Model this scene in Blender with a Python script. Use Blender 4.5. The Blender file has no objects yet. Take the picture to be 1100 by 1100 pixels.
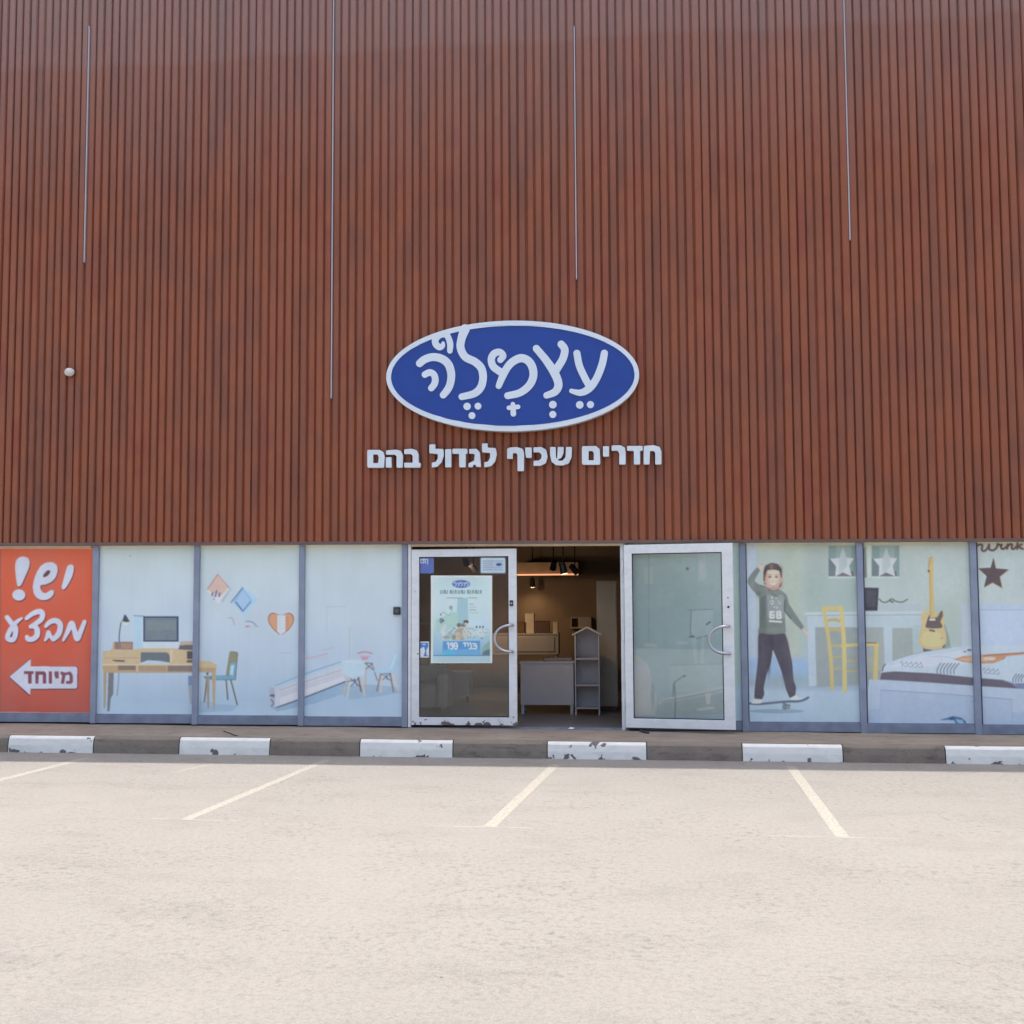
import bpy, bmesh, math, random
import numpy as np
from mathutils import Vector, Matrix, geometry
random.seed(7)
S = bpy.context.scene
COL = S.collection
R = math.radians

# ------------------------------------------------------------------ camera
FPX, PPX, PPY = 1100.0, 550.0, 586.0           # focal length and principal point in pixels of the 1100 px photograph
YAW, PITCH, ROLL = R(5.7), math.atan(69/1100), -0.005
CAM = Vector((0, -12.6, 1.65))
FW = Vector((-math.sin(YAW)*math.cos(PITCH), math.cos(YAW)*math.cos(PITCH), math.sin(PITCH)))
_r = FW.cross(Vector((0, 0, 1))).normalized(); _u = _r.cross(FW)
RT = math.cos(ROLL)*_r + math.sin(ROLL)*_u
UP = -math.sin(ROLL)*_r + math.cos(ROLL)*_u
cd = bpy.data.cameras.new('camera'); cam = bpy.data.objects.new('camera', cd); COL.objects.link(cam)
cam.matrix_world = Matrix(((RT.x, UP.x, -FW.x, CAM.x), (RT.y, UP.y, -FW.y, CAM.y), (RT.z, UP.z, -FW.z, CAM.z), (0, 0, 0, 1)))
cd.sensor_fit = 'HORIZONTAL'; cd.sensor_width = 36; cd.lens = 36*FPX/1100
cd.shift_y = (PPY-550)/1100; cd.clip_end = 2000
S.camera = cam

# ------------------------------------------------------------------ sky, sun, exposure
SUN_EL, SUN_AZ = R(81.2), R(-3)                 # high noon sun behind the shop, so the front stands in its own shade
w = bpy.data.worlds.new('World'); S.world = w; w.use_nodes = True
nt = w.node_tree; nt.nodes.clear()
sky = nt.nodes.new('ShaderNodeTexSky'); sky.sky_type = 'NISHITA'; sky.sun_disc = False
sky.sun_elevation = SUN_EL; sky.sun_rotation = SUN_AZ; sky.dust_density = 4.5; sky.air_density = 0.9; sky.ozone_density = 0.8
bg = nt.nodes.new('ShaderNodeBackground'); bg.inputs[1].default_value = 0.15
out = nt.nodes.new('ShaderNodeOutputWorld')
nt.links.new(sky.outputs[0], bg.inputs[0]); nt.links.new(bg.outputs[0], out.inputs[0])
sl = bpy.data.lights.new('sun', 'SUN'); sl.energy = 2.2; sl.angle = R(0.5); sl.color = (1, 0.95, 0.88)
sun = bpy.data.objects.new('sun', sl); COL.objects.link(sun)
sd = Vector((math.sin(SUN_AZ)*math.cos(SUN_EL), math.cos(SUN_AZ)*math.cos(SUN_EL), math.sin(SUN_EL)))
sun.rotation_euler = sd.to_track_quat('Z', 'Y').to_euler(); sun.location = (0, 10, 40)
S.view_settings.view_transform = 'Standard'; S.view_settings.look = 'None'
S.view_settings.gamma = 1; S.view_settings.exposure = 1.35
try:
    S.cycles.max_bounces = 8; S.cycles.transparent_max_bounces = 12
except Exception: pass

# ------------------------------------------------------------------ measuring: sight lines of the photograph met with the real planes they fall on
def ray(u, v): return FW + RT*((u-PPX)/FPX) - UP*((v-PPY)/FPX)
def P(u, v, y=0.0):
    d = ray(u, v); return CAM + d*((y-CAM.y)/d.y)
def G(u, v, z=0.0):
    d = ray(u, v); return CAM + d*((z-CAM.z)/d.z)
def PP(u, v, o, n):
    d = ray(u, v); return CAM + d*((o-CAM).dot(n)/d.dot(n))
def zoom(x0, y0, s):
    return lambda pts: [(x0+p[0]/s, y0+p[1]/s)+tuple(q/s for q in p[2:]) for p in pts]

# ------------------------------------------------------------------ materials
def lin(c):
    c /= 255.0; return c/12.92 if c <= 0.04045 else ((c+0.055)/1.055)**2.4
REF = (.425, .455, .560)            # how plain white (albedo .78) reads, in linear light, in the open shade of this front
def D(r, g, b):
    return tuple(min(0.9, 0.78*lin(c)/q) for c, q in zip((r, g, b), REF))
MATS = {}
def newmat(name):
    m = bpy.data.materials.new(name); m.use_nodes = True
    return m, m.node_tree, m.node_tree.nodes['Principled BSDF']
def N(t, kind, **kw):
    n = t.nodes.new(kind)
    for k, v in kw.items(): setattr(n, k, v)
    return n
def plain(name, col, rough=0.5, metal=0.0, vary=0.12, scale=6.0, bump=0.0, spec=0.5):
    """a surface with soft wear: noise varies its colour and roughness a little"""
    if name in MATS: return MATS[name]
    m, t, b = newmat(name)
    tc = N(t, 'ShaderNodeTexCoord'); nz = N(t, 'ShaderNodeTexNoise')
    nz.inputs['Scale'].default_value = scale; nz.inputs['Detail'].default_value = 8
    t.links.new(tc.outputs['Object'], nz.inputs['Vector'])
    mr = N(t, 'ShaderNodeMapRange'); mr.inputs[1].default_value = .3; mr.inputs[2].default_value = .7
    mr.inputs[3].default_value = 1-vary; mr.inputs[4].default_value = 1+vary*.6
    t.links.new(nz.outputs[0], mr.inputs[0])
    mx = N(t, 'ShaderNodeVectorMath', operation='SCALE'); mx.inputs[0].default_value = col[:3]
    t.links.new(mr.outputs[0], mx.inputs['Scale']); t.links.new(mx.outputs[0], b.inputs['Base Color'])
    b.inputs['Roughness'].default_value = rough; b.inputs['Metallic'].default_value = metal
    b.inputs['Specular IOR Level'].default_value = spec
    if bump:
        bp = N(t, 'ShaderNodeBump'); bp.inputs['Strength'].default_value = bump; bp.inputs['Distance'].default_value = .01
        n2 = N(t, 'ShaderNodeTexNoise'); n2.inputs['Scale'].default_value = scale*8; n2.inputs['Detail'].default_value = 6
        t.links.new(tc.outputs['Object'], n2.inputs['Vector'])
        t.links.new(n2.outputs[0], bp.inputs['Height']); t.links.new(bp.outputs[0], b.inputs['Normal'])
    MATS[name] = m; return m
def ramp(t, stops):
    r = N(t, 'ShaderNodeValToRGB'); e = r.color_ramp.elements
    while len(e) < len(stops): e.new(0.5)
    for k, (p, c) in enumerate(stops):
        e[k].position = p; e[k].color = (*c[:3], 1)
    return r
def mixc(t, fac, a, b):
    m = N(t, 'ShaderNodeMix', data_type='RGBA')
    for s, i in ((fac, 0), (a, 6), (b, 7)):
        if hasattr(s, 'links') or isinstance(s, bpy.types.NodeSocket): t.links.new(s, m.inputs[i])
        elif isinstance(s, (int, float)): m.inputs[i].default_value = s
        else: m.inputs[i].default_value = (*s[:3], 1)
    return m.outputs[2]
def math_(t, op, a, b=None, c=None):
    m = N(t, 'ShaderNodeMath', operation=op)
    for i, s in enumerate((a, b, c)):
        if s is None: continue
        if isinstance(s, bpy.types.NodeSocket): t.links.new(s, m.inputs[i])
        else: m.inputs[i].default_value = s
    return m.outputs[0]
def noise(t, vec, scale, detail=6, rough=.55, lo=None, hi=None):
    n = N(t, 'ShaderNodeTexNoise'); n.inputs['Scale'].default_value = scale
    n.inputs['Detail'].default_value = detail; n.inputs['Roughness'].default_value = rough
    t.links.new(vec, n.inputs['Vector'])
    if lo is None: return n.outputs[0]
    r = N(t, 'ShaderNodeMapRange'); r.inputs[1].default_value = lo; r.inputs[2].default_value = hi
    t.links.new(n.outputs[0], r.inputs[0]); return r.outputs[0]
def stretch(t, vec, s):
    m = N(t, 'ShaderNodeMapping'); m.inputs['Scale'].default_value = s
    t.links.new(vec, m.inputs[0]); return m.outputs[0]

PITCH_S = 0.1035
def cladding_mat():
    m, t, b = newmat('brown slat cladding')
    tc = N(t, 'ShaderNodeTexCoord'); o = tc.outputs['Object']
    sx = N(t, 'ShaderNodeSeparateXYZ'); t.links.new(o, sx.inputs[0])
    idx = math_(t, 'FLOOR', math_(t, 'DIVIDE', math_(t, 'ADD', sx.outputs[0], 20+SLAT_X0), PITCH_S))
    wn = N(t, 'ShaderNodeTexWhiteNoise', noise_dimensions='1D'); t.links.new(idx, wn.inputs['W'])
    cb = N(t, 'ShaderNodeCombineXYZ')
    t.links.new(math_(t, 'MULTIPLY', idx, 7.31), cb.inputs[0]); t.links.new(sx.outputs[2], cb.inputs[2])
    per = noise(t, stretch(t, cb.outputs[0], (1, 1, .75)), 1.0, 3, .6)
    r = ramp(t, [(.22, CL[0]), (.40, CL[1]), (.54, CL[2]), (.66, CL[3]), (.82, CL[4])])
    t.links.new(math_(t, 'ADD', math_(t, 'MULTIPLY', per, .85), math_(t, 'MULTIPLY', wn.outputs[0], .13)), r.inputs[0])
    big = noise(t, stretch(t, o, (1, 1, .8)), .75, 5, .6, .50, .72)
    c1 = mixc(t, math_(t, 'MULTIPLY', big, .42), r.outputs[0], CL[5])
    grain = noise(t, stretch(t, o, (60, 60, 1.3)), 1.0, 5, .6, .3, .7)
    c2 = mixc(t, math_(t, 'MULTIPLY', grain, .30), c1, CL[6])
    # sky sheen painted grey, each board to its own height, plus a faded band
    jag = noise(t, stretch(t, cb.outputs[0], (3, 1, .2)), 1.0, 1)
    top = N(t, 'ShaderNodeMapRange'); top.inputs[1].default_value = 6.9; top.inputs[2].default_value = 9.9
    t.links.new(math_(t, 'ADD', sx.outputs[2], math_(t, 'MULTIPLY', math_(t, 'SUBTRACT', jag, .5), 1.2)), top.inputs[0])
    band = N(t, 'ShaderNodeMapRange'); band.inputs[1].default_value = 8.95; band.inputs[2].default_value = 9.05
    t.links.new(math_(t, 'ADD', sx.outputs[2], math_(t, 'MULTIPLY', noise(t, o, .6, 2), .35)), band.inputs[0])
    fac = math_(t, 'ADD', math_(t, 'MULTIPLY', top.outputs[0], .42), math_(t, 'MULTIPLY', band.outputs[0], .14))
    c3 = mixc(t, fac, c2, CL[7])
    t.links.new(c3, b.inputs['Base Color'])
    b.inputs['Roughness'].default_value = .5; b.inputs['Specular IOR Level'].default_value = .28
    return m
CL = [(0.177, 0.07, 0.045), (0.251, 0.088, 0.047), (0.316, 0.1, 0.045), (0.273, 0.074, 0.041), (0.337, 0.122, 0.037), (0.171, 0.078, 0.058), (0.203, 0.06, 0.033), (0.342, 0.245, 0.219)]

def ground_mat():
    m, t, b = newmat('pale worn asphalt')
    tc = N(t, 'ShaderNodeTexCoord'); o = tc.outputs['Object']
    c = mixc(t, noise(t, o, .35, 5, .6, .35, .68), GA[0], GA[1])
    c = mixc(t, math_(t, 'MULTIPLY', noise(t, stretch(t, o, (.7, 1.3, 1)), 1.6, 8, .68, .50, .74), .45), c, GA[2])
    c = mixc(t, math_(t, 'MULTIPLY', noise(t, o, 30, 6, .72, .44, .66), .48), c, GA[2])
    c = mixc(t, math_(t, 'MULTIPLY', noise(t, o, 75, 4, .65, .50, .68), .62), c, GA[3])
    v = N(t, 'ShaderNodeTexVoronoi'); v.inputs['Scale'].default_value = 70; t.links.new(o, v.inputs['Vector'])
    sp = N(t, 'ShaderNodeMapRange'); sp.inputs[1].default_value = .10; sp.inputs[2].default_value = .22; sp.inputs[3].default_value = 1; sp.inputs[4].default_value = 0
    t.links.new(v.outputs['Distance'], sp.inputs[0])
    gate = noise(t, o, 2.2, 4, .6, .52, .66)
    c = mixc(t, math_(t, 'MULTIPLY', math_(t, 'MULTIPLY', sp.outputs[0], gate), .6), c, GA[4])
    c = mixc(t, math_(t, 'MULTIPLY', math_(t, 'MULTIPLY', noise(t, o, 17, 7, .72, .52, .66), noise(t, o, .9, 4, .6,   .36, .62)), .95), c, GA[2])
    vs = N(t, 'ShaderNodeTexVoronoi'); vs.inputs['Scale'].default_value = 3.2; t.links.new(o, vs.inputs['Vector'])
    ss = N(t, 'ShaderNodeMapRange'); ss.inputs[1].default_value = .022; ss.inputs[2].default_value = .036; ss.inputs[3].default_value = .8; ss.inputs[4].default_value = 0; t.links.new(vs.outputs['Distance'], ss.inputs[0])
    c = mixc(t, math_(t, 'MULTIPLY', ss.outputs[0], noise(t, o, .7, 2, .5, .50, .56)), c, GA[4])
    # oil drips and tyre scuffs
    c = mixc(t, math_(t, 'MULTIPLY', noise(t, stretch(t, o, (.45, 1.4, 1)), 1.3, 8, .72, .60, .78), .35), c, GA[4])
    t.links.new(c, b.inputs['Base Color']); b.inputs['Roughness'].default_value = .9; b.inputs['Specular IOR Level'].default_value = .25
    bp = N(t, 'ShaderNodeBump'); bp.inputs['Strength'].default_value = .9; bp.inputs['Distance'].default_value = .016
    t.links.new(math_(t, 'ADD', noise(t, o, 55, 6, .7), math_(t, 'MULTIPLY', noise(t, o, 5, 4), 1.2)), bp.inputs['Height'])
    t.links.new(bp.outputs[0], b.inputs['Normal'])
    return m
GA = [(0.275, 0.26, 0.233), (0.252, 0.238, 0.214), (0.162, 0.151, 0.135), (0.335, 0.317, 0.286), (0.082, 0.075, 0.068)]

def concrete_mat(name, a, bcol, dirt, scale=3.0):
    m, t, b = newmat(name)
    tc = N(t, 'ShaderNodeTexCoord'); o = tc.outputs['Object']
    c = mixc(t, noise(t, o, scale, 8, .65, .32, .68), a, bcol)
    c = mixc(t, math_(t, 'MULTIPLY', noise(t, stretch(t, o, (.6, 2, 2)), scale*2.2, 8, .7, .54, .70), .8), c, dirt)
    c = mixc(t, math_(t, 'MULTIPLY', noise(t, o, 90, 3, .6, .5, .75), .35), c, bcol)
    t.links.new(c, b.inputs['Base Color']); b.inputs['Roughness'].default_value = .88; b.inputs['Specular IOR Level'].default_value = .3
    bp = N(t, 'ShaderNodeBump'); bp.inputs['Strength'].default_value = .5; bp.inputs['Distance'].default_value = .012
    t.links.new(noise(t, o, 26, 7, .7), bp.inputs['Height']); t.links.new(bp.outputs[0], b.inputs['Normal'])
    return m
def chipped_paint(name, paint, under, lo=.60, hi=.63, scale=5.0, rough=.6, low_z=None):
    """paint over a base that shows through where it has chipped; low_z = height below which it chips most"""
    m, t, b = newmat(name)
    tc = N(t, 'ShaderNodeTexCoord'); o = tc.outputs['Object']
    n = noise(t, o, scale, 9, .6)
    if low_z:
        sx = N(t, 'ShaderNodeSeparateXYZ'); t.links.new(o, sx.inputs[0])
        g = N(t, 'ShaderNodeMapRange'); g.inputs[1].default_value = low_z[0]; g.inputs[2].default_value = low_z[1]; g.inputs[3].default_value = low_z[2]; g.inputs[4].default_value = 0
        t.links.new(sx.outputs[2], g.inputs[0]); n = math_(t, 'ADD', n, g.outputs[0])
    k = N(t, 'ShaderNodeMapRange'); k.inputs[1].default_value = lo; k.inputs[2].default_value = hi
    t.links.new(n, k.inputs[0])
    p = mixc(t, math_(t, 'MULTIPLY', noise(t, stretch(t, o, (1.5, 1.5, 3)), 4, 8, .7, .45, .75), .45), paint, tuple(.66*q for q in paint))
    t.links.new(mixc(t, k.outputs[0], p, under), b.inputs['Base Color']); b.inputs['Roughness'].default_value = rough
    bp = N(t, 'ShaderNodeBump'); bp.inputs['Strength'].default_value = .4; bp.inputs['Distance'].default_value = .004; bp.invert = True
    t.links.new(k.outputs[0], bp.inputs['Height']); t.links.new(bp.outputs[0], b.inputs['Normal'])
    return m
def print_mat():
    """printed vinyl: the printed colour comes with the mesh, the sheet itself is slightly glossy and a little dusty"""
    m, t, b = newmat('printed vinyl')
    a = N(t, 'ShaderNodeAttribute', attribute_name='ink'); tc = N(t, 'ShaderNodeTexCoord'); o = tc.outputs['Object']
    c = mixc(t, math_(t, 'MULTIPLY', noise(t, stretch(t, o, (1, 1, .5)), 1.7, 7, .6, .40, .75), .14), a.outputs['Color'], (.42, .40, .38))
    c = mixc(t, math_(t, 'MULTIPLY', noise(t, stretch(t, o, (14, 1, .7)), 1.0, 3, .6, .45, .8), .05), c, (.30, .29, .28))
    t.links.new(c, b.inputs['Base Color']); b.inputs['Roughness'].default_value = .30; b.inputs['Specular IOR Level'].default_value = .35
    bp = N(t, 'ShaderNodeBump'); bp.inputs['Strength'].default_value = .10; bp.inputs['Distance'].default_value = .01
    t.links.new(noise(t, stretch(t, o, (3, 1, .8)), 2.0, 3), bp.inputs['Height']); t.links.new(bp.outputs[0], b.inputs['Normal'])
    return m
def glass_mat(name, dust, tint=(.985, .985, .985)):
    m = bpy.data.materials.new(name); m.use_nodes = True; t = m.node_tree; t.nodes.clear()
    o = N(t, 'ShaderNodeOutputMaterial'); mx = N(t, 'ShaderNodeMixShader'); tr = N(t, 'ShaderNodeBsdfTransparent')
    gl = N(t, 'ShaderNodeBsdfGlossy'); gl.inputs['Roughness'].default_value = .01; fr = N(t, 'ShaderNodeFresnel'); fr.inputs[0].default_value = 1.55
    tr.inputs[0].default_value = (*tint, 1); gl.inputs[0].default_value = (.95, 1, 1, 1)
    t.links.new(math_(t, 'MULTIPLY', fr.outputs[0], 1.5), mx.inputs[0]); t.links.new(tr.outputs[0], mx.inputs[1]); t.links.new(gl.outputs[0], mx.inputs[2])
    # a film of street dust
    df = N(t, 'ShaderNodeBsdfDiffuse'); df.inputs[0].default_value = (.5, .5, .5, 1); m2 = N(t, 'ShaderNodeMixShader')
    tc = N(t, 'ShaderNodeTexCoord')
    t.links.new(math_(t, 'MULTIPLY', noise(t, tc.outputs['Object'], 3, 8, .7, .30, .75), dust), m2.inputs[0])
    t.links.new(mx.outputs[0], m2.inputs[1]); t.links.new(df.outputs[0], m2.inputs[2]); t.links.new(m2.outputs[0], o.inputs[0])
    return m
def glow(name, col, strength):
    m, t, b = newmat(name); b.inputs['Emission Color'].default_value = (*col, 1); b.inputs['Emission Strength'].default_value = strength
    b.inputs['Base Color'].default_value = (*col, 1); return m

# ------------------------------------------------------------------ object helpers
def link(name, me, parent=None, mats=()):
    o = bpy.data.objects.new(name, me); COL.objects.link(o)
    for m in mats: me.materials.append(m)
    if parent is not None:
        o.parent = parent; o.matrix_parent_inverse = Matrix.Translation(parent.location).inverted() if parent.parent is None else Matrix.Identity(4)
    return o
def tag(o, label, cat, group=None):
    o['label'] = label; o['category'] = cat
    if group: o['group'] = group
    return o
def structure(o): o['kind'] = 'structure'; return o
def thing(name, loc, label, cat, group=None):
    o = bpy.data.objects.new(name, None); COL.objects.link(o); o.location = loc; o.empty_display_size = .2
    return tag(o, label, cat, group)
class MB:
    """collects shapes into one mesh"""
    def __init__(s): s.v = []; s.f = []; s.m = []; s.c = []
    def add(s, v, f, mi=0, col=None):
        n = len(s.v); s.v += [tuple(p) for p in v]; s.f += [tuple(i+n for i in q) for q in f]
        s.m += [mi]*len(f); s.c += [col]*len(f); return s
    def box(s, x0, x1, y0, y1, z0, z1, mi=0):
        v = [(x, y, z) for z in (z0, z1) for y in (y0, y1) for x in (x0, x1)]
        return s.add(v, [(0, 2, 3, 1), (4, 5, 7, 6), (0, 1, 5, 4), (2, 6, 7, 3), (0, 4, 6, 2), (1, 3, 7, 5)], mi)
    def hexa(s, p, mi=0):      # 8 points, bottom ring then top ring
        return s.add(p, [(3, 2, 1, 0), (4, 5, 6, 7), (0, 1, 5, 4), (1, 2, 6, 5), (2, 3, 7, 6), (3, 0, 4, 7)], mi)
    def tube(s, pts, r, n=10, mi=0):
        pts = [Vector(p) for p in pts]; rr = r if isinstance(r, (list, tuple)) else [r]*len(pts); V = []; F = []
        a = None
        for i, p in enumerate(pts):
            d = (pts[min(i+1, len(pts)-1)]-pts[max(i-1, 0)]).normalized()
            if a is None: a = d.orthogonal().normalized()
            a = (a-d*a.dot(d)).normalized(); b = d.cross(a)
            V += [p+(a*math.cos(2*math.pi*k/n)+b*math.sin(2*math.pi*k/n))*rr[i] for k in range(n)]
        for i in range(len(pts)-1):
            for k in range(n): F.append((i*n+k, i*n+(k+1) % n, (i+1)*n+(k+1) % n, (i+1)*n+k))
        F.append(tuple(range(n-1, -1, -1))); F.append(tuple((len(pts)-1)*n+k for k in range(n)))
        return s.add(V, F, mi)
    def build(s, name, mats, parent=None, bevel=0, smooth=False):
        me = bpy.data.meshes.new(name); me.from_pydata(s.v, [], s.f); me.validate(); me.update()
        if any(c is not None for c in s.c):
            at = me.color_attributes.new('ink', 'FLOAT_COLOR', 'CORNER'); k = 0
            for pi, p in enumerate(me.polygons):
                cc = s.c[pi] or (.5, .5, .5)
                for j in range(p.loop_total):
                    q = cc[j] if isinstance(cc[0], tuple) else cc
                    at.data[p.loop_start+j].color = (*q, 1)
        for p, mi in zip(me.polygons, s.m): p.material_index = mi; p.use_smooth = smooth
        bm = bmesh.new(); bm.from_mesh(me)
        if not any(c is not None for c in s.c): bmesh.ops.recalc_face_normals(bm, faces=bm.faces)
        if bevel:
            bmesh.ops.remove_doubles(bm, verts=bm.verts, dist=1e-5)
            es = [e for e in bm.edges if len(e.link_faces) == 2 and e.calc_face_angle(0) > .6]
            bmesh.ops.bevel(bm, geom=es, offset=bevel, segments=2, affect='EDGES', profile=.6)
        bm.to_mesh(me); bm.free()
        return link(name, me, parent, mats if isinstance(mats, (list, tuple)) else [mats])

# outlines: strokes of varying width joined into clean contours (marching squares on their distance field)
def contour(strokes, step):
    """strokes: lists of (x, y, r); returns closed outline loops of their union"""
    caps = []
    for s in strokes:
        if len(s) == 1: caps.append((s[0], s[0]))
        for a, b in zip(s[:-1], s[1:]): caps.append((a, b))
    xs = [q for c in caps for p in c for q in (p[0]-p[2], p[0]+p[2])]; ys = [q for c in caps for p in c for q in (p[1]-p[2], p[1]+p[2])]
    gx = np.arange(min(xs)-2*step, max(xs)+3*step, step); gy = np.arange(min(ys)-2*step, max(ys)+3*step, step)
    X, Y = np.meshgrid(gx, gy); Dm = np.full(X.shape, 1e9)
    for a, b in caps:
        dx, dy = b[0]-a[0], b[1]-a[1]; L = dx*dx+dy*dy
        t = np.clip(((X-a[0])*dx+(Y-a[1])*dy)/L, 0, 1) if L > 0 else np.zeros_like(X)
        Dm = np.minimum(Dm, np.hypot(X-a[0]-t*dx, Y-a[1]-t*dy)-(a[2]+(b[2]-a[2])*t))
    return march(Dm, gx, gy, step)
def march(Dm, gx, gy, step):
    I = Dm < 0; nxt = {}; pos = {}
    def pt(i0, j0, i1, j1):
        k = (i0, j0, i1, j1) if (i0, j0) < (i1, j1) else (i1, j1, i0, j0)
        if k not in pos:
            a, b = Dm[k[0], k[1]], Dm[k[2], k[3]]; f = a/(a-b)
            pos[k] = (gx[k[1]]+(gx[k[3]]-gx[k[1]])*f, gy[k[0]]+(gy[k[2]]-gy[k[0]])*f)
        return k
    mixed = np.argwhere((I[:-1, :-1] | I[1:, :-1] | I[:-1, 1:] | I[1:, 1:]) & ~(I[:-1, :-1] & I[1:, :-1] & I[:-1, 1:] & I[1:, 1:]))
    for i, j in mixed:
        c = [(i, j), (i, j+1), (i+1, j+1), (i+1, j)]; ins = [bool(I[q]) for q in c]
        en = []; ex = []
        for k in range(4):
            a, b = ins[k], ins[(k+1) % 4]
            if a and not b: ex.append((k, pt(*c[k], *c[(k+1) % 4])))
            if b and not a: en.append((k, pt(*c[k], *c[(k+1) % 4])))
        for k, e in ex:                      # walk with the inside on one hand
            best = min(en, key=lambda q: (k-q[0]) % 4); nxt[e] = best[1]
    loops = []
    while nxt:
        s = next(iter(nxt)); k = s; L = []
        while k in nxt:
            L.append(pos[k]); k = nxt.pop(k)
        loops.append(simplify(L, step*.12))
    return [l for l in loops if len(l) > 3]
def simplify(L, tol):
    def rdp(p):
        if len(p) < 3: return p
        a, b = np.array(p[0]), np.array(p[-1]); q = np.array(p); d = b-a; n = np.hypot(*d)
        e = np.abs(d[0]*(q[:, 1]-a[1])-d[1]*(q[:, 0]-a[0]))/n if n > 1e-9 else np.hypot(q[:, 0]-a[0], q[:, 1]-a[1])
        i = int(e.argmax())
        return rdp(p[:i+1])[:-1]+rdp(p[i:]) if e[i] > tol else [p[0], p[-1]]
    h = len(L)//2
    return rdp(L[:h+1])[:-1]+rdp(L[h:]+[L[0]])[:-1]
def rounded(pts, k=3, f=.28):
    """soften the corners of an outline"""
    o = []; n = len(pts)
    for i in range(n):
        a, b, c = (Vector(pts[(i+d) % n][:2]) for d in (-1, 0, 1))
        p, q = b.lerp(a, f), b.lerp(c, f)
        for j in range(k+1):
            t = j/k; o.append(tuple(p.lerp(b, t).lerp(b.lerp(q, t), t)))
    return o
def smooth_line(pts, n=6):
    """Catmull-Rom through the points (any number of components)"""
    A = [np.array(p, float) for p in pts]; o = []
    for i in range(len(A)-1):
        p0, p1, p2, p3 = A[max(i-1, 0)], A[i], A[i+1], A[min(i+2, len(A)-1)]
        for k in range(n):
            t = k/n
            o.append(tuple(.5*(2*p1+(p2-p0)*t+(2*p0-5*p1+4*p2-p3)*t*t+(3*p1-p0-3*p2+p3)*t**3)))
    o.append(tuple(A[-1])); return o
def rad(pts, r): return [(p[0], p[1], p[2] if len(p) > 2 else r) for p in pts]
def ell(cx, cy, rx, ry, n=28, tilt=0):
    return [(cx+rx*math.cos(a)*math.cos(tilt)-ry*math.sin(a)*math.sin(tilt), cy+rx*math.cos(a)*math.sin(tilt)+ry*math.sin(a)*math.cos(tilt)) for a in (2*math.pi*k/n for k in range(n))]
def rect(x0, y0, x1, y1): return [(x0, y0), (x1, y0), (x1, y1), (x0, y1)]
def solid(mb, loops, front, back, mi=0, side=None):
    """prism between two mapped copies of flat outline loops: front(u, v) and back(u, v) give points"""
    flat = [p for l in loops for p in l]
    tri = geometry.tessellate_polygon([[Vector((p[0], p[1], 0)) for p in l] for l in loops])
    n = len(flat); V = [front(*p[:2]) for p in flat]+[back(*p[:2]) for p in flat]
    mb.add(V, [tuple(t) for t in tri], mi)
    mb.add(V, [tuple(i+n for i in reversed(t)) for t in tri], mi)
    F = []; b = 0
    for l in loops:
        for k in range(len(l)):
            i, j = b+k, b+(k+1) % len(l); F.append((i, j, j+n, i+n))
        b += len(l)
    mb.add(V, F, mi if side is None else side)
def Pv(U, V, y):
    d = [FW[k]+RT[k]*((U-PPX)/FPX)-UP[k]*((V-PPY)/FPX) for k in range(3)]
    t = (y-CAM.y)/d[1]
    return CAM.x+d[0]*t, CAM.y+d[1]*t, CAM.z+d[2]*t
def blur(A, sg):
    r = max(1, int(3*sg)); k = np.exp(-.5*(np.arange(-r, r+1)/sg)**2); k /= k.sum()
    for ax in (0, 1):
        pad = [(0, 0)]*A.ndim; pad[ax] = (r, r); B = np.pad(A, pad, mode='edge'); n = A.shape[ax]
        A = sum(k[i]*(B[i:i+n] if ax == 0 else B[:, i:i+n]) for i in range(2*r+1))
    return A
RNG = np.random.default_rng(5)
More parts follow.
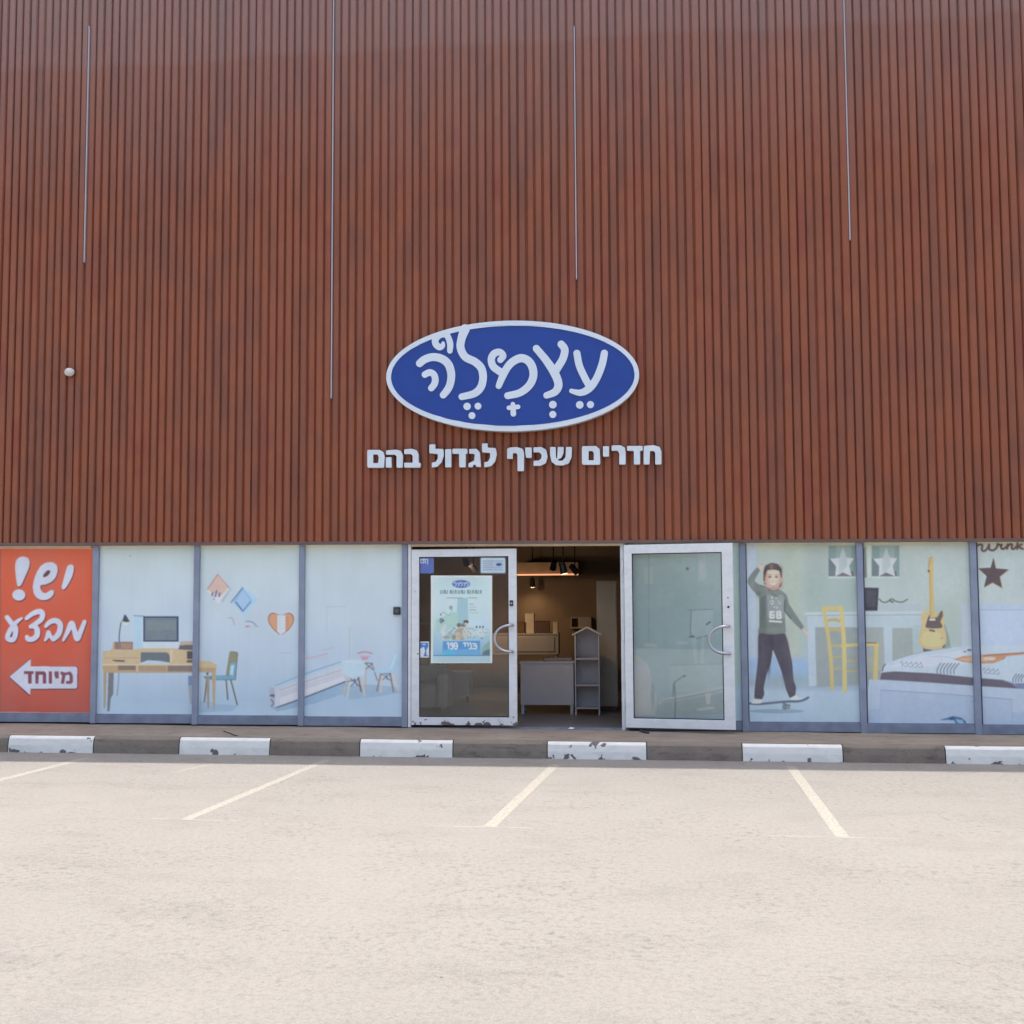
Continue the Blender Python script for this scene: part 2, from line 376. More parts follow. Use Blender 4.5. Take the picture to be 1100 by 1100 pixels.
class Art:
    """a printed sheet: its picture is drawn shape by shape on a fine mesh, one ink colour per mesh point"""
    def __init__(s, u0, u1, v0, v1, y, step=.5):
        s.u0, s.u1, s.y, s.st = u0, u1, y, step
        s.gx = np.arange(u0, u1+step*.99, step); s.gy = np.arange(v0, v1+step*.99, step)
        s.U, s.V = np.meshgrid(s.gx, s.gy); s.A = np.full(s.U.shape+(3,), 128.0)
    def win(s, x0, y0, x1, y1):
        i0, i1 = np.searchsorted(s.gy, (y0, y1)); j0, j1 = np.searchsorted(s.gx, (x0, x1))
        return (slice(max(i0-1, 0), i1+1), slice(max(j0-1, 0), j1+1))
    def put(s, w, al, col, tex=1.2):
        if al.size == 0: return
        c = np.array(col, float)+np.zeros(al.shape+(3,))
        if tex and min(al.shape) > 5:
            n = blur(RNG.standard_normal(al.shape), 2.5); c = c+(n/(n.std()+1e-6)*tex)[..., None]
        s.A[w] = s.A[w]*(1-al[..., None])+c*al[..., None]
    def fill(s, col, *loops, a=1.0, soft=0, to=None, ax=1):
        L = [np.array([p[:2] for p in l]) for l in loops]; q = L[0]; m = 2*s.st+3*soft
        w = s.win(q[:, 0].min()-m, q[:, 1].min()-m, q[:, 0].max()+m, q[:, 1].max()+m)
        U, V = s.U[w], s.V[w]; al = np.zeros(U.shape)
        if al.size == 0: return s
        for du in (-.25, .25):
            for dv in (-.25, .25):
                X, Y = U+du*s.st, V+dv*s.st; ins = np.zeros(U.shape, bool)
                for l in L:
                    x0, y0 = l[-1]
                    for x1, y1 in l:
                        if y0 != y1: ins ^= ((y0 > Y) != (y1 > Y)) & (X < (x1-x0)*(Y-y0)/(y1-y0)+x0)
                        x0, y0 = x1, y1
                al += ins*.25
        if soft: al = blur(al, soft/s.st)
        if to is not None:
            k = V if ax == 1 else U; lo, hi = q[:, ax].min(), q[:, ax].max(); k = np.clip((k-lo)/(hi-lo+1e-6), 0, 1)[..., None]
            col = np.array(col)*(1-k)+np.array(to)*k
        s.put(w, al*a, col); return s
    def air(s, col, cx, cy, rx, ry, a=.5):
        """soft round patch of ink"""
        w = s.win(cx-2.4*rx, cy-2.4*ry, cx+2.4*rx, cy+2.4*ry)
        s.put(w, a*np.exp(-((s.U[w]-cx)/rx)**2-((s.V[w]-cy)/ry)**2), col, 0); return s
    def line(s, col, pts, r=1.0, smooth=True, a=1.0):
        q = rad(pts, r)
        if smooth and len(q) > 2: q = smooth_line(q, 5)
        return s.blend(col, [q], a)
    def blend(s, col, strokes, a=1.0):
        P_ = [p for st in strokes for p in st]; R_ = max(p[2] for p in P_)+2*s.st
        w = s.win(min(p[0] for p in P_)-R_, min(p[1] for p in P_)-R_, max(p[0] for p in P_)+R_, max(p[1] for p in P_)+R_)
        X, Y = s.U[w], s.V[w]; Dm = np.full(X.shape, 1e9)
        for st in strokes:
            for p, q in zip(st[:-1], st[1:]) if len(st) > 1 else ((st[0], st[0]),):
                dx, dy = q[0]-p[0], q[1]-p[1]; L = dx*dx+dy*dy
                t = np.clip(((X-p[0])*dx+(Y-p[1])*dy)/L, 0, 1) if L > 0 else 0*X
                Dm = np.minimum(Dm, np.hypot(X-p[0]-t*dx, Y-p[1]-t*dy)-(p[2]+(q[2]-p[2])*t))
        s.put(w, np.clip(.5-Dm/s.st, 0, 1)*a, col, 0); return s
    def wash(s, rows, x0, x1, cols):
        """background: colours at given heights, running smoothly from one to the next"""
        w = s.win(x0, rows[0], x1, rows[-1]); v = s.V[w]
        s.A[w] = np.stack([np.interp(v, rows, [c[k] for c in cols]) for k in range(3)], -1); return s
    def build(s, name, parent, soft=.42):
        n = blur(RNG.standard_normal(s.U.shape), 9/s.st); A = blur(s.A, soft/s.st)+(n/n.std()*1.6)[..., None]
        A = np.clip(A, 0, 255)/255; A = np.where(A <= .04045, A/12.92, ((A+.055)/1.055)**2.4)
        A = np.minimum(.9, .78*A/np.array(REF))
        x, y, z = Pv(s.U, s.V, s.y); h, wd = s.U.shape
        co = np.stack([x, np.full_like(x, s.y), z], -1).reshape(-1, 3)
        i = (np.arange(h-1)[:, None]*wd+np.arange(wd-1)[None]).ravel(); F = np.stack([i, i+wd, i+wd+1, i+1], -1)
        me = bpy.data.meshes.new(name); me.vertices.add(len(co)); me.vertices.foreach_set('co', co.ravel())
        me.loops.add(F.size); me.loops.foreach_set('vertex_index', F.ravel().astype(np.int32))
        me.polygons.add(len(F)); me.polygons.foreach_set('loop_start', np.arange(0, F.size, 4, dtype=np.int32)); me.polygons.foreach_set('loop_total', np.full(len(F), 4, np.int32))
        me.update(calc_edges=True)
        at = me.color_attributes.new('ink', 'FLOAT_COLOR', 'POINT')
        at.data.foreach_set('color', np.concatenate([A.reshape(-1, 3), np.ones((len(co), 1))], 1).ravel().astype(np.float32))
        return link(name, me, parent, [M_PRINT])

# ------------------------------------------------------------------ shared materials
SLAT_X0 = 0.0
M_CLAD = cladding_mat(); M_PRINT = print_mat()
M_ALU = plain('blue grey aluminium', D(108, 118, 143), .42, 0.0, .14, 5)
M_RAIL = plain('dusty grey aluminium', D(98, 108, 132), .5, 0, .22, 7)
M_WHITE = chipped_paint('white door paint', D(176, 182, 196), (.2, .17, .15), .715, .73, 9, .4)
M_WHITE2 = chipped_paint('chipped white door paint', D(176, 182, 196), (.16, .13, .11), .665, .68, 9, .4, (.24, .33, .16))
M_TRIM = plain('beige trim', D(168, 158, 150), .5, 0, .15, 4)
M_DARK = plain('dark gap', (.03, .026, .025), .8)
M_GLASS = glass_mat('door glass', .055); M_GLASS2 = glass_mat('dusty door glass', .15)
M_STEEL = plain('brushed steel', (.55, .55, .57), .28, 1.0, .1, 20)
M_BLACK = plain('black plastic', (.03, .03, .034), .4)
M_SIGNW = plain('white acrylic', D(166, 178, 200), .35, 0, .05, 3)
M_SIGNB = plain('blue acrylic', (.010, .048, .28), .32, 0, .06, 3)
M_LETTER = plain('white channel letter', D(166, 177, 196), .45, 0, .08, 5)
M_LSIDE = plain('letter return', D(128, 132, 146), .5)

# ------------------------------------------------------------------ setting: ground, pavement, kerb, markings
g = MB(); g.add([(-160, -160, 0), (160, -160, 0), (160, 160, 0), (-160, 160, 0)], [(0, 1, 2, 3)])
structure(g.build('ground', ground_mat()))

def base_z(x):                                   # pavement height along the shop front: the street falls slightly to the right
    a, b = P(0, 775), P(1100, 789); return a.z+(b.z-a.z)*(x-a.x)/(b.x-a.x)
KA, KB = G(50, 808.5), G(1100, 821.5)            # foot of the kerb
def kerb_y(x): return KA.y+(KB.y-KA.y)*(x-KA.x)/(KB.x-KA.x)
def kerb_top(x):
    y = kerb_y(x)+.05; a, b = P(0, 790, y), P(1100, 802.5, y); return a.z+(b.z-a.z)*(x-a.x)/(b.x-a.x)
M_PAVE = concrete_mat('worn concrete pavement', D(117, 110, 107), D(98, 92, 90), D(74, 67, 65), 2.2)
M_KERB = concrete_mat('bare kerb concrete', D(103, 98, 97), D(90, 86, 85), D(64, 59, 57), 3.5)
M_KWHITE = chipped_paint('white kerb paint', D(172, 177, 186), (.14, .125, .115), .635, .65, 7.5, .65, (.0, .07, .10))
pv = MB(); X = [-14+.35*k for k in range(80)]; V = []; F = []
rows = 7
for x in X:
    for k in range(rows):
        f = k/(rows-1); y = (kerb_y(x)+.165)*(1-f)+.30*f
        z = (kerb_top(x)-.002)*(1-f)+(base_z(x)-.004)*f
        if 0 < k < rows-1: z += random.uniform(-.004, .004)
        V.append((x, y, z))
for i in range(len(X)-1):
    for k in range(rows-1):
        a = i*rows+k; F.append((a, a+rows, a+rows+1, a+1))
pv.add(V, F)
structure(pv.build('pavement', M_PAVE, smooth=True))

kb = MB()
def kx(u): return P(u, 803, -1.12).x
edges = [kx(u) for u in (3, 96.5, 190, 288.5, 386, 486.5, 588, 694.5, 796.5, 903.5, 1012, 1112)]
L0 = edges[1]-edges[0]
while edges[0] > -13: edges.insert(0, edges[0]-L0)
while edges[-1] < 11: edges.append(edges[-1]+L0*.99)
first_white = min(range(len(edges)), key=lambda i: abs(edges[i]-kx(3)))
def kerb_stone(x0, x1, white):
    x0 += .006; x1 -= .006; prof = []
    n = 9; xs = [x0+(x1-x0)*k/n for k in range(n+1)]; V = []; F = []
    for i, x in enumerate(xs):
        t = kerb_top(x); y = kerb_y(x); j = random.uniform(-.004, .004)
        pr = [(.17, -.05), (.17, t), (.060, t+.002), (.034, t-.008), (.018, t-.028), (.006, t*.45), (0+j, .0), (0+j, -.05)]
        V += [(x, y+a, b) for a, b in pr]
    k = 8
    for i in range(n):
        for q in range(k): F.append((i*k+q, i*k+(q+1) % k, (i+1)*k+(q+1) % k, (i+1)*k+q))
    F += [tuple(range(k)), tuple(range(n*k+k-1, n*k-1, -1))]
    for f in F:
        pass
    nF = len(F)
    kb.v_off = len(kb.v)
    b0 = len(kb.v); kb.v += V
    for f in F:
        kb.f.append(tuple(i+b0 for i in f)); kb.c.append(None)
        q = [i % k for i in f]
        top = len(f) == 4 and set(q) <= {0, 1, 2}
        kb.m.append(1 if white and not top and len(f) == 4 else 0)
for i in range(len(edges)-1): kerb_stone(edges[i], edges[i+1], (i-first_white) % 2 == 0)
structure(kb.build('kerb', [M_KERB, M_KWHITE]))
# mortar and dirt bed that closes the joints between the kerb stones
mj = MB(); V = []; F = []
for k, x in enumerate(X):
    y = kerb_y(x); t = kerb_top(x); V += [(x, y+.022, -.05), (x, y+.030, t*.45), (x, y+.06, t-.04), (x, y+.165, t-.02)]
for i in range(len(X)-1):
    for q in range(3): F.append((i*4+q, (i+1)*4+q, (i+1)*4+q+1, i*4+q+1))
mj.add(V, F); structure(mj.build('kerb_bed', M_KERB))

def line_mat():
    m, t, b = newmat('worn cream road paint')
    tc = N(t, 'ShaderNodeTexCoord'); o = tc.outputs['Object']
    tr = N(t, 'ShaderNodeBsdfTransparent'); mx = N(t, 'ShaderNodeMixShader'); ou = t.nodes['Material Output']
    t.links.new(mixc(t, noise(t, o, 20, 5, .6, .4, .7), (.40, .375, .315), (.345, .325, .275)), b.inputs['Base Color']); b.inputs['Roughness'].default_value = .8
    t.links.new(math_(t, 'ADD', .10, math_(t, 'MULTIPLY', noise(t, o, 38, 9, .85, .40, .68), .55)), mx.inputs[0])
    t.links.new(b.outputs[0], mx.inputs[1]); t.links.new(tr.outputs[0], mx.inputs[2]); t.links.new(mx.outputs[0], ou.inputs[0])
    return m
pl = MB()
def stripe(a, b, wd, z=.0008):
    d = (b-a).normalized(); n = Vector((-d.y, d.x, 0))*wd/2; a = Vector((a.x, a.y, z)); b = Vector((b.x, b.y, z))
    pl.add([a-n, b-n, b+n, a+n], [(0, 1, 2, 3)])
ends = []
for (a, b, wd) in (((352, 816), (200, 880), .085), ((597, 821), (526, 888), .095), ((849, 823), (905, 899), .095), ((94, 814), (-95, 862), .10)):
    A, B = G(*a), G(*b); stripe(A, B, wd); ends.append((B, (B-A).normalized()))
stripe(G(190, 829), G(222, 822), .05)
M_LINE = line_mat()
structure(pl.build('parking_lines', M_LINE)); pl = MB()
for B, d in ends: stripe(B-Vector((.52, .0, 0)), B+Vector((.42, -.03, 0)), .022, .0013)
structure(pl.build('parking_line_ends', plain('faint road paint', (.315, .298, .262), .85, 0, .3, 9)))

# ------------------------------------------------------------------ the shop building
bld = thing('store_building', (0, 0.2, 0), 'large shop building with brown slatted front above a row of glass panels', 'building')
TOPZ = P(560, 584).z                              # underside of the cladding
H = 10.75; XL, XR = -12.0, 9.5; YC = -.10        # cladding front plane
def clad_bottom(x):
    a, b = P(0, 583.5, YC), P(1100, 578.5, YC); return a.z+(b.z-a.z)*(x-a.x)/(b.x-a.x)
cl = MB(); V = []; F = []; x = XL; k = 0
x = math.floor(XL/PITCH_S)*PITCH_S+SLAT_X0
prof = [(0, .012), (.006, .004), (.026, -.001), (.060, -.006), (.074, -.006), (.080, .004), (.085, .030), (.0955, .031), (.0985, .020)]
cols = []
while x < XR:
    top = H+.02*x+.02*math.sin(x*1.3)+(.045 if int((x+30)/2.45) % 2 else 0)
    jx, jy, jw = random.uniform(-.0035, .0035), random.uniform(-.003, .003), random.uniform(.93, 1.05)
    for (dx, dy) in prof: cols.append((x+(dx*jw+jx if dy < .014 else dx), YC+dy+(jy if dy < .014 else 0), top))
    x += PITCH_S
for (cx, cy, top) in cols: V += [(cx, cy, clad_bottom(cx)), (cx, cy, top)]
for i in range(len(cols)-1): F.append((2*i, 2*i+2, 2*i+3, 2*i+1))
cl.add(V, F); cl.build('cladding', M_CLAD, bld)
wl = MB(); wl.box(XL, XR, -.065, .25, TOPZ+.07, H-.12); wl.box(XL, XR, -.078, .3, H-.115, H-.02)
wl.build('wall', M_DARK, bld)
rf = MB(); rf.box(XL, XR, .26, 13.9, H-.5, H-.25); rf.build('roof', plain('grey roof deck', (.2, .2, .2), .8), bld)
rf = MB(); rf.box(XL, XR, 13.9, 14.1, 0, H-.25); rf.build('rear_wall', plain('grey block wall', (.25, .24, .23), .8), bld)
for x0, x1 in ((XL, XL+.2), (XR-.2, XR)):
    rf = MB(); rf.box(x0, x1, .31, 13.9, 0, H-.5); rf.build('side_wall', plain('grey block wall', (.25, .24, .23), .8), bld)
# trim under the cladding and the head rail of the shop front
tr = MB()
def sloped(mb, x0, x1, z0f, z1f, y0, y1, mi=0):
    mb.hexa([(x0, y0, z0f(x0)), (x1, y0, z0f(x1)), (x1, y1, z0f(x1)), (x0, y1, z0f(x0)), (x0, y0, z1f(x0)), (x1, y0, z1f(x1)), (x1, y1, z1f(x1)), (x0, y1, z1f(x0))], mi)
sloped(tr, XL, XR, lambda x: clad_bottom(x)-.034, lambda x: clad_bottom(x)+.004, -.108, -.045)
tr.build('drip_edge', plain('dark brown trim', D(84, 66, 64), .5), bld)
hr = MB()
head_lo = lambda x: (lambda a, b: a.z+(b.z-a.z)*(x-a.x)/(b.x-a.x))(P(0, 587.4), P(1100, 582.0))
sloped(hr, XL, XR, head_lo, lambda x: clad_bottom(x)+.05, -.038, .06)
hr.build('head_rail', M_TRIM, bld)
for u0, u1 in ((-14, 99), (437, 672)):
    hr = MB(); sloped(hr, P(u0, 590).x, P(u1, 590).x, lambda x: head_lo(x)-.024, lambda x: head_lo(x)+.001, -.034, .06); hr.build('transom', M_TRIM, bld)

# mullions (front faces stand 40 mm in front of the glass)
def post(name, uT, uB, w, mat, y0=-.05, y1=.06, vT=584, vB=783):
    a, b = P(uT, vT, y0), P(uB, vB, y0); xm = (a.x+b.x)/2; m = MB()
    m.box(xm-w/2, xm+w/2, y0, y1, base_z(xm)-.004, head_lo(xm)+.004); return m.build(name, mat, bld, .004)
for uT, uB in ((102.5, 99.5), (211, 208.8), (324, 322.8), (434.3, 434.8), (797.5, 801), (923.5, 928), (1045.8, 1051)):
    post('mullion', uT, uB, .072, M_ALU)
for u in (-14, -125, 1178, 1300): post('mullion', u, u, .072, M_ALU)
jb = MB(); a = P(439.8, 690, -.045); jb.box(a.x-.018, a.x+.018, -.045, .05, base_z(a.x)-.004, head_lo(a.x)+.004); jb.build('door_jamb', M_WHITE, bld, .003)
jb = MB(); a = P(669.2, 690, -.045); jb.box(a.x-.022, a.x+.022, -.045, .05, base_z(a.x)-.004, head_lo(a.x)+.004); jb.build('door_jamb', M_WHITE, bld, .003)

# glass panels covered with printed film
def window(uL, uR, label, art, fade=.06):
    """frame of the bay (bottom rail and glazing beads) with its printed film as a child"""
    xa, xb = P(uL, 690).x, P(uR, 690).x; xm = (xa+xb)/2; zb = base_z(xm); zt = head_lo(xm)
    m = MB(); m.box(xa, xb, -.036, .05, base_z(xm)+.004, zb+.10); m.box(xa, xb, -.020, .03, zb+.10, zb+.118)
    m.box(xb-.014, xb, -.020, .03, zb+.118, zt-.002)
    f = m.build('window', M_RAIL, bld, .002); f['label'] = label
    shade_mb = MB(); shade_mb.box(xa+.030, xa+.046, -.018, .003, zb+.1185, zt-.002); shade_mb.build('gasket_or_shade_strip', plain('navy mullion shade', (.045, .06, .11), .5), f)  # dark strip painted in for the shade at the mullion's side
    bk = MB(); bk.box(xa+.014, xb-.014, .004, .012, zb+.118, zt-.002); bk.build('pane', plain('film backing', (.3, .3, .32), .4), f)
    s = Art(uL, uR, 582, 769+13*max(uL, uR)/1100, -.003)
    art(s)
    if art is not art_orange: s.A = s.A+(228-s.A)*fade*np.clip((s.A-112)/80, 0, 1)       # the print has bleached in the daylight
    o = s.build('printed_film', f); o['label'] = label.replace('window', 'film')
    return f

Z1 = zoom(0, 580, 10.476); Z1b = zoom(0, 680, 10.476)
def art_orange(s):
    s.wash([588, 620, 700, 772], -3, 99, [(186, 90, 66), (184, 86, 64), (178, 80, 62), (160, 78, 70)])
    s.fill((196, 168, 158), rect(-3, 585, 99, 589.6)); s.fill((196, 140, 128), [(-3, 764.6), (99, 765.8), (99, 767.2), (-3, 766)])
    W = (180, 186, 208); K = (84, 44, 62); E = (206, 200, 212)
    shapes = []
    shapes.append([rounded(Z1([(195, 520), (180, 440), (168, 300), (180, 230), (220, 192), (270, 185), (320, 205), (338, 250), (325, 320), (285, 410), (240, 510), (215, 525)]))])
    shapes.append([Z1(ell(212, 620, 74, 64))])
    shapes.append([rounded(Z1([(545, 250), (600, 250), (645, 290), (652, 350), (630, 420), (580, 475), (510, 505), (455, 510), (455, 550), (480, 590), (515, 600), (560, 570), (590, 560), (608, 580), (605, 615), (570, 655), (520, 678), (460, 680), (410, 650), (378, 600), (368, 530), (380, 450), (410, 370), (450, 300), (500, 262)])),
                   Z1([(485, 415), (490, 390), (530, 345), (560, 340), (565, 365), (540, 400), (500, 420)])])
    shapes.append([rounded(Z1([(700, 555), (692, 530), (715, 440), (745, 330), (760, 290), (800, 272), (830, 290), (832, 340), (815, 410), (780, 480), (740, 545), (715, 562)]))])
    strokes = [[[(80, 872, 28), (130, 938, 30), (172, 990, 32), (172, 1065, 30), (148, 1120, 30), (108, 1122, 30), (84, 1098, 28), (100, 1042, 28), (150, 965, 28), (196, 915, 22), (245, 882, 14)]],
               [[(298, 884, 22), (365, 832, 28), (440, 806, 32), (476, 828, 32), (468, 888, 30), (410, 938, 28), (345, 976, 24)], [(345, 976, 22), (395, 978, 28), (420, 1020, 32), (412, 1080, 32), (368, 1116, 30), (318, 1116, 30), (304, 1092, 24)]],
               [[(515, 972, 20), (560, 926, 28), (622, 908, 32), (672, 940, 32), (678, 1000, 32), (650, 1072, 32), (600, 1116, 28)], [(545, 1044, 26), (532, 1088, 24), (508, 1130, 14)], [(548, 1040, 24), (575, 1095, 22), (600, 1118, 24)]],
               [[(712, 1132, 14), (758, 1040, 26), (806, 940, 32), (838, 1020, 30), (868, 1112, 32), (908, 1030, 28), (952, 922, 24)]]]
    for st in strokes:
        q = [smooth_line(l, 5) for l in st]; shapes.append([Z1(l) for l in contour(q, 5)])
    for dark in (True, False):
        for sh in shapes:
            if dark: s.fill(K, *[[(p[0]+.75, p[1]+1.0) for p in l] for l in sh[:1]]); s.fill(K, *[[(p[0]+.3, p[1]+.45) for p in l] for l in sh[:1]])
        if not dark:
            for sh in shapes: s.fill(W, *sh)
    ar = Z1b([(105, 492), (345, 290), (345, 375), (845, 377), (866, 386), (872, 400), (868, 612), (858, 626), (345, 628), (338, 700)])
    cxy = (48, 727)
    s.fill(K, [(cxy[0]+(p[0]-cxy[0])*1.022+.1, cxy[1]+(p[1]-cxy[1])*1.05+.35) for p in ar]); s.fill(W, ar)
    T = (112, 62, 78)
    for L in ([(270, 430), (378, 430), (378, 462), (355, 462), (355, 568), (318, 568), (318, 462), (270, 462)],
              [(398, 432), (500, 432), (518, 455), (518, 568), (482, 568), (482, 470), (436, 468), (432, 568), (398, 568)],
              [(550, 432), (585, 432), (585, 568), (550, 568)], [(612, 432), (660, 432), (660, 510), (625, 510), (612, 470)],
              [(680, 432), (735, 446), (790, 432), (818, 470), (820, 550), (800, 572), (745, 572), (745, 540), (782, 540), (782, 480), (765, 465), (735, 480), (720, 570), (684, 568), (700, 480), (680, 460)]):
        s.fill(T, Z1b(L))
    s.fill((120, 84, 84), rect(0.2, 589.6, .9, 765))
SKYC = [(164, 181, 192), (166, 182, 200), (156, 174, 200), (142, 166, 196), (150, 172, 200)]
ZD = zoom(100, 650, 8.8); ZC = zoom(205, 600, 6.288); ZB = zoom(280, 680, 6.875); ZA = zoom(200, 570, 4.4)
def blue_room(s):
    s.wash([585, 620, 670, 725, 752, 775], s.u0-1, s.u1+1, [(170, 184, 192), (168, 184, 198), (166, 182, 202), (158, 178, 203), (150, 173, 200), (162, 182, 205)])
TAN, TAN2, TAN3 = (176, 160, 134), (162, 142, 116), (128, 112, 104)
def art_desk(s):
    blue_room(s)
    f, l = s.fill, s.line
    f((168, 178, 196), rect(103, 586, 105.2, 770))
    s.air((158, 172, 198), 190, 655, 18, 20, .4); s.air((158, 172, 198), 112, 668, 10, 14, .5)
    f((154, 182, 206), ZD(rect(388, 100, 490, 395))); f((178, 194, 206), ZD(rect(470, 350, 815, 402)))
    f((176, 192, 206), ZD(rect(462, 98, 818, 356))); f((56, 70, 102), ZD(rect(475, 106, 808, 346))); f((104, 118, 130), ZD(rect(490, 122, 792, 332)))
    f((112, 124, 134), ZD(rect(500, 150, 780, 240)))
    l((96, 116, 140), ZD([(385, 100), (480, 104)]), .4)
    l((62, 76, 94), ZD([(250, 372), (247, 290), (262, 172)]), .5)
    f((58, 72, 88), ZD([(282, 152), (292, 98), (302, 90), (312, 98), (346, 155), (322, 168)])); f((200, 196, 182), ZD([(284, 164), (346, 158), (322, 184), (296, 184)]))
    l((62, 76, 94), ZD([(262, 172), (285, 130), (300, 96)]), .3)
    f(TAN, ZD([(92, 440), (172, 424), (190, 350), (204, 345), (200, 420), (376, 418), (460, 412), (945, 412), (945, 560), (90, 560)]))
    f((118, 100, 104), ZD(rect(202, 347, 376, 417)))
    for k in range(6): f((140, 118, 116), ZD(rect(210+28*k, 352, 222+28*k, 412)))
    f((150, 124, 110), ZD(rect(262, 360, 366, 412)))
    f((92, 104, 116), ZD([(450, 446), (690, 446), (716, 462), (724, 490), (726, 545), (450, 545)])); f((164, 182, 202), ZD([(450, 545), (520, 520), (640, 528), (726, 545), (726, 560), (430, 560)]))
    f((184, 176, 160), ZD([(728, 420), (756, 420), (744, 545), (728, 545)]))
    f((150, 130, 112), ZD(rect(104, 498, 440, 502)))
    f((88, 76, 72), ZD([(178, 517), (302, 522), (292, 537), (206, 532)]))
    f((186, 174, 150), ZD(rect(84, 556, 945, 572))); f(TAN2, ZD([(88, 572), (945, 572), (945, 640), (96, 640)]))
    f((116, 104, 102), ZD(rect(236, 572, 404, 614))); f((150, 132, 116), ZD(rect(430, 572, 690, 624))); f((120, 108, 108), ZD(rect(706, 572, 940, 628)))
    f((174, 160, 140), ZD(rect(404, 572, 428, 632)))
    f((150, 138, 122), ZD([(98, 640), (130, 640), (116, 972), (100, 972)])); f((106, 110, 118), ZD([(145, 640), (196, 640), (190, 842), (166, 882), (154, 1004), (134, 1004)]))
    l((112, 112, 114), ZD([(243, 640), (240, 720), (226, 855)]), .4)
    f((92, 92, 104), ZD([(818, 378), (945, 376), (945, 424), (808, 420)])); f((160, 150, 142), ZD([(820, 345), (945, 340), (945, 376), (824, 378)]))
    f((78, 78, 88), ZD(rect(888, 436, 945, 508))); f((150, 136, 120), ZD(rect(898, 508, 945, 522))); f((92, 86, 88), ZD(rect(886, 522, 945, 544)))
    f((104, 126, 164), ZD(rect(900, 668, 945, 762))); f((138, 148, 162), ZD([(900, 762), (945, 762), (945, 940), (918, 935)]))
    f((120, 132, 150), ell(140, 597, .7, .7, 10))
def art_wall(s):
    blue_room(s)
    f, l = s.fill, s.line
    f((160, 174, 192), rect(212, 586, 215.4, 772))
    f((150, 168, 192), ZC([(125, 215), (200, 120), (275, 205), (215, 300)]))
    f((206, 190, 190), ZC([(182, 100), (262, 200), (186, 308), (106, 212)])); f((196, 162, 156), ZC([(183, 118), (250, 198), (206, 250), (140, 225), (118, 212)]))
    l((150, 112, 112), ZC([(182, 108), (114, 206)]), .55); l((164, 128, 124), ZC([(182, 108), (256, 198)]), .45)
    for x, y, q in ((146, 232, 22), (170, 228, 34), (192, 242, 30), (160, 258, 18)): f((98, 110, 150), ZC(ell(x, y+8, 7, q*.8, 10, .2)))
    f((190, 198, 210), ZC([(150, 262), (205, 258), (186, 300)]))
    f((150, 182, 210), ZC([(350, 186), (456, 274), (366, 400), (270, 296)])); f((128, 158, 196), ZC([(350, 196), (414, 280), (352, 364), (286, 290)]))
    f((142, 172, 208), ZC([(352, 216), (402, 280), (352, 344), (304, 288)])); l((82, 96, 138), ZC([(306, 296), (346, 350)]), .6); l((88, 102, 144), ZC([(352, 356), (406, 292)]), .45); l((84, 100, 142), ZC([(350, 196), (272, 296)]), .5)
    hp = [(608, 520), (560, 484), (528, 440), (520, 402), (532, 374), (560, 364), (590, 380), (626, 380), (660, 364), (688, 378), (698, 408), (688, 446), (660, 484)]
    f((172, 182, 198), ZC([(607+(p[0]-608)*1.05, 440+(p[1]-440)*1.06) for p in rounded(hp)])); f((124, 88, 84), ZC(rounded(hp))); f((192, 140, 112), ZC([(608+(p[0]-608)*.93, 440+(p[1]-440)*.93) for p in rounded(hp)]))
    f((182, 190, 204), ZC([(580, 382), (642, 382), (642, 492), (608, 516), (580, 492)])); l((132, 110, 112), ZC([(642, 386), (642, 490)]), .3); l((150, 112, 100), ZC([(580, 386), (580, 490)]), .3); l((164, 120, 98), ZC([(654, 384), (656, 474)]), .5)
    for k in range(5): l((160, 172, 190), ZC([(590, 400+18*k), (634, 400+18*k)]), .18)
    l((130, 140, 158), ZC([(252, 400), (280, 405), (296, 448)]), .35); l((120, 134, 158), ZC([(372, 424), (416, 430), (446, 458)]), .6); l((160, 112, 110), ZC([(372, 460), (392, 458)]), .7); l((156, 164, 182), ZC([(392, 460), (465, 462)]), .4)
    f((138, 164, 192), ZC([(40, 1040), (60, 960), (200, 985), (320, 990), (280, 1030)]))
    f(TAN, ZC([(40, 690), (126, 690), (180, 722), (172, 738), (40, 736)])); f((158, 142, 118), ZC([(40, 736), (172, 738), (166, 772), (40, 768)]))
    f((96, 124, 140), ZC([(84, 795), (150, 792), (240, 788), (302, 822), (160, 822), (96, 812)])); f((104, 148, 178), ZC([(160, 790), (240, 786), (300, 815), (160, 816)]))
    f((124, 124, 106), ZC(rounded([(262, 625), (318, 630), (306, 800), (296, 824), (236, 790)], 2, .12))); f((104, 148, 182), ZC([(266, 706), (312, 702), (300, 822), (254, 800)])); f((164, 190, 210), ZC([(270, 722), (292, 718), (284, 790), (264, 780)])); l((96, 94, 88), ZC([(316, 640), (300, 820)]), .4)
    for a, b in (((238, 822), (250, 952)), ((270, 820), (313, 986)), ((108, 815), (92, 966))): l((104, 98, 90), ZC([a, b]), .75)
    f((160, 144, 120), ZC([(142, 772), (170, 772), (161, 1022), (151, 1022)])); f((138, 128, 116), ZC([(104, 800), (126, 800), (122, 1012), (113, 1012)])); f((70, 72, 76), ZC(ell(112, 778, 8, 8, 10)))
    l((150, 158, 172), ZC([(606, 638), (672, 638)]), .3)
    bench(s)
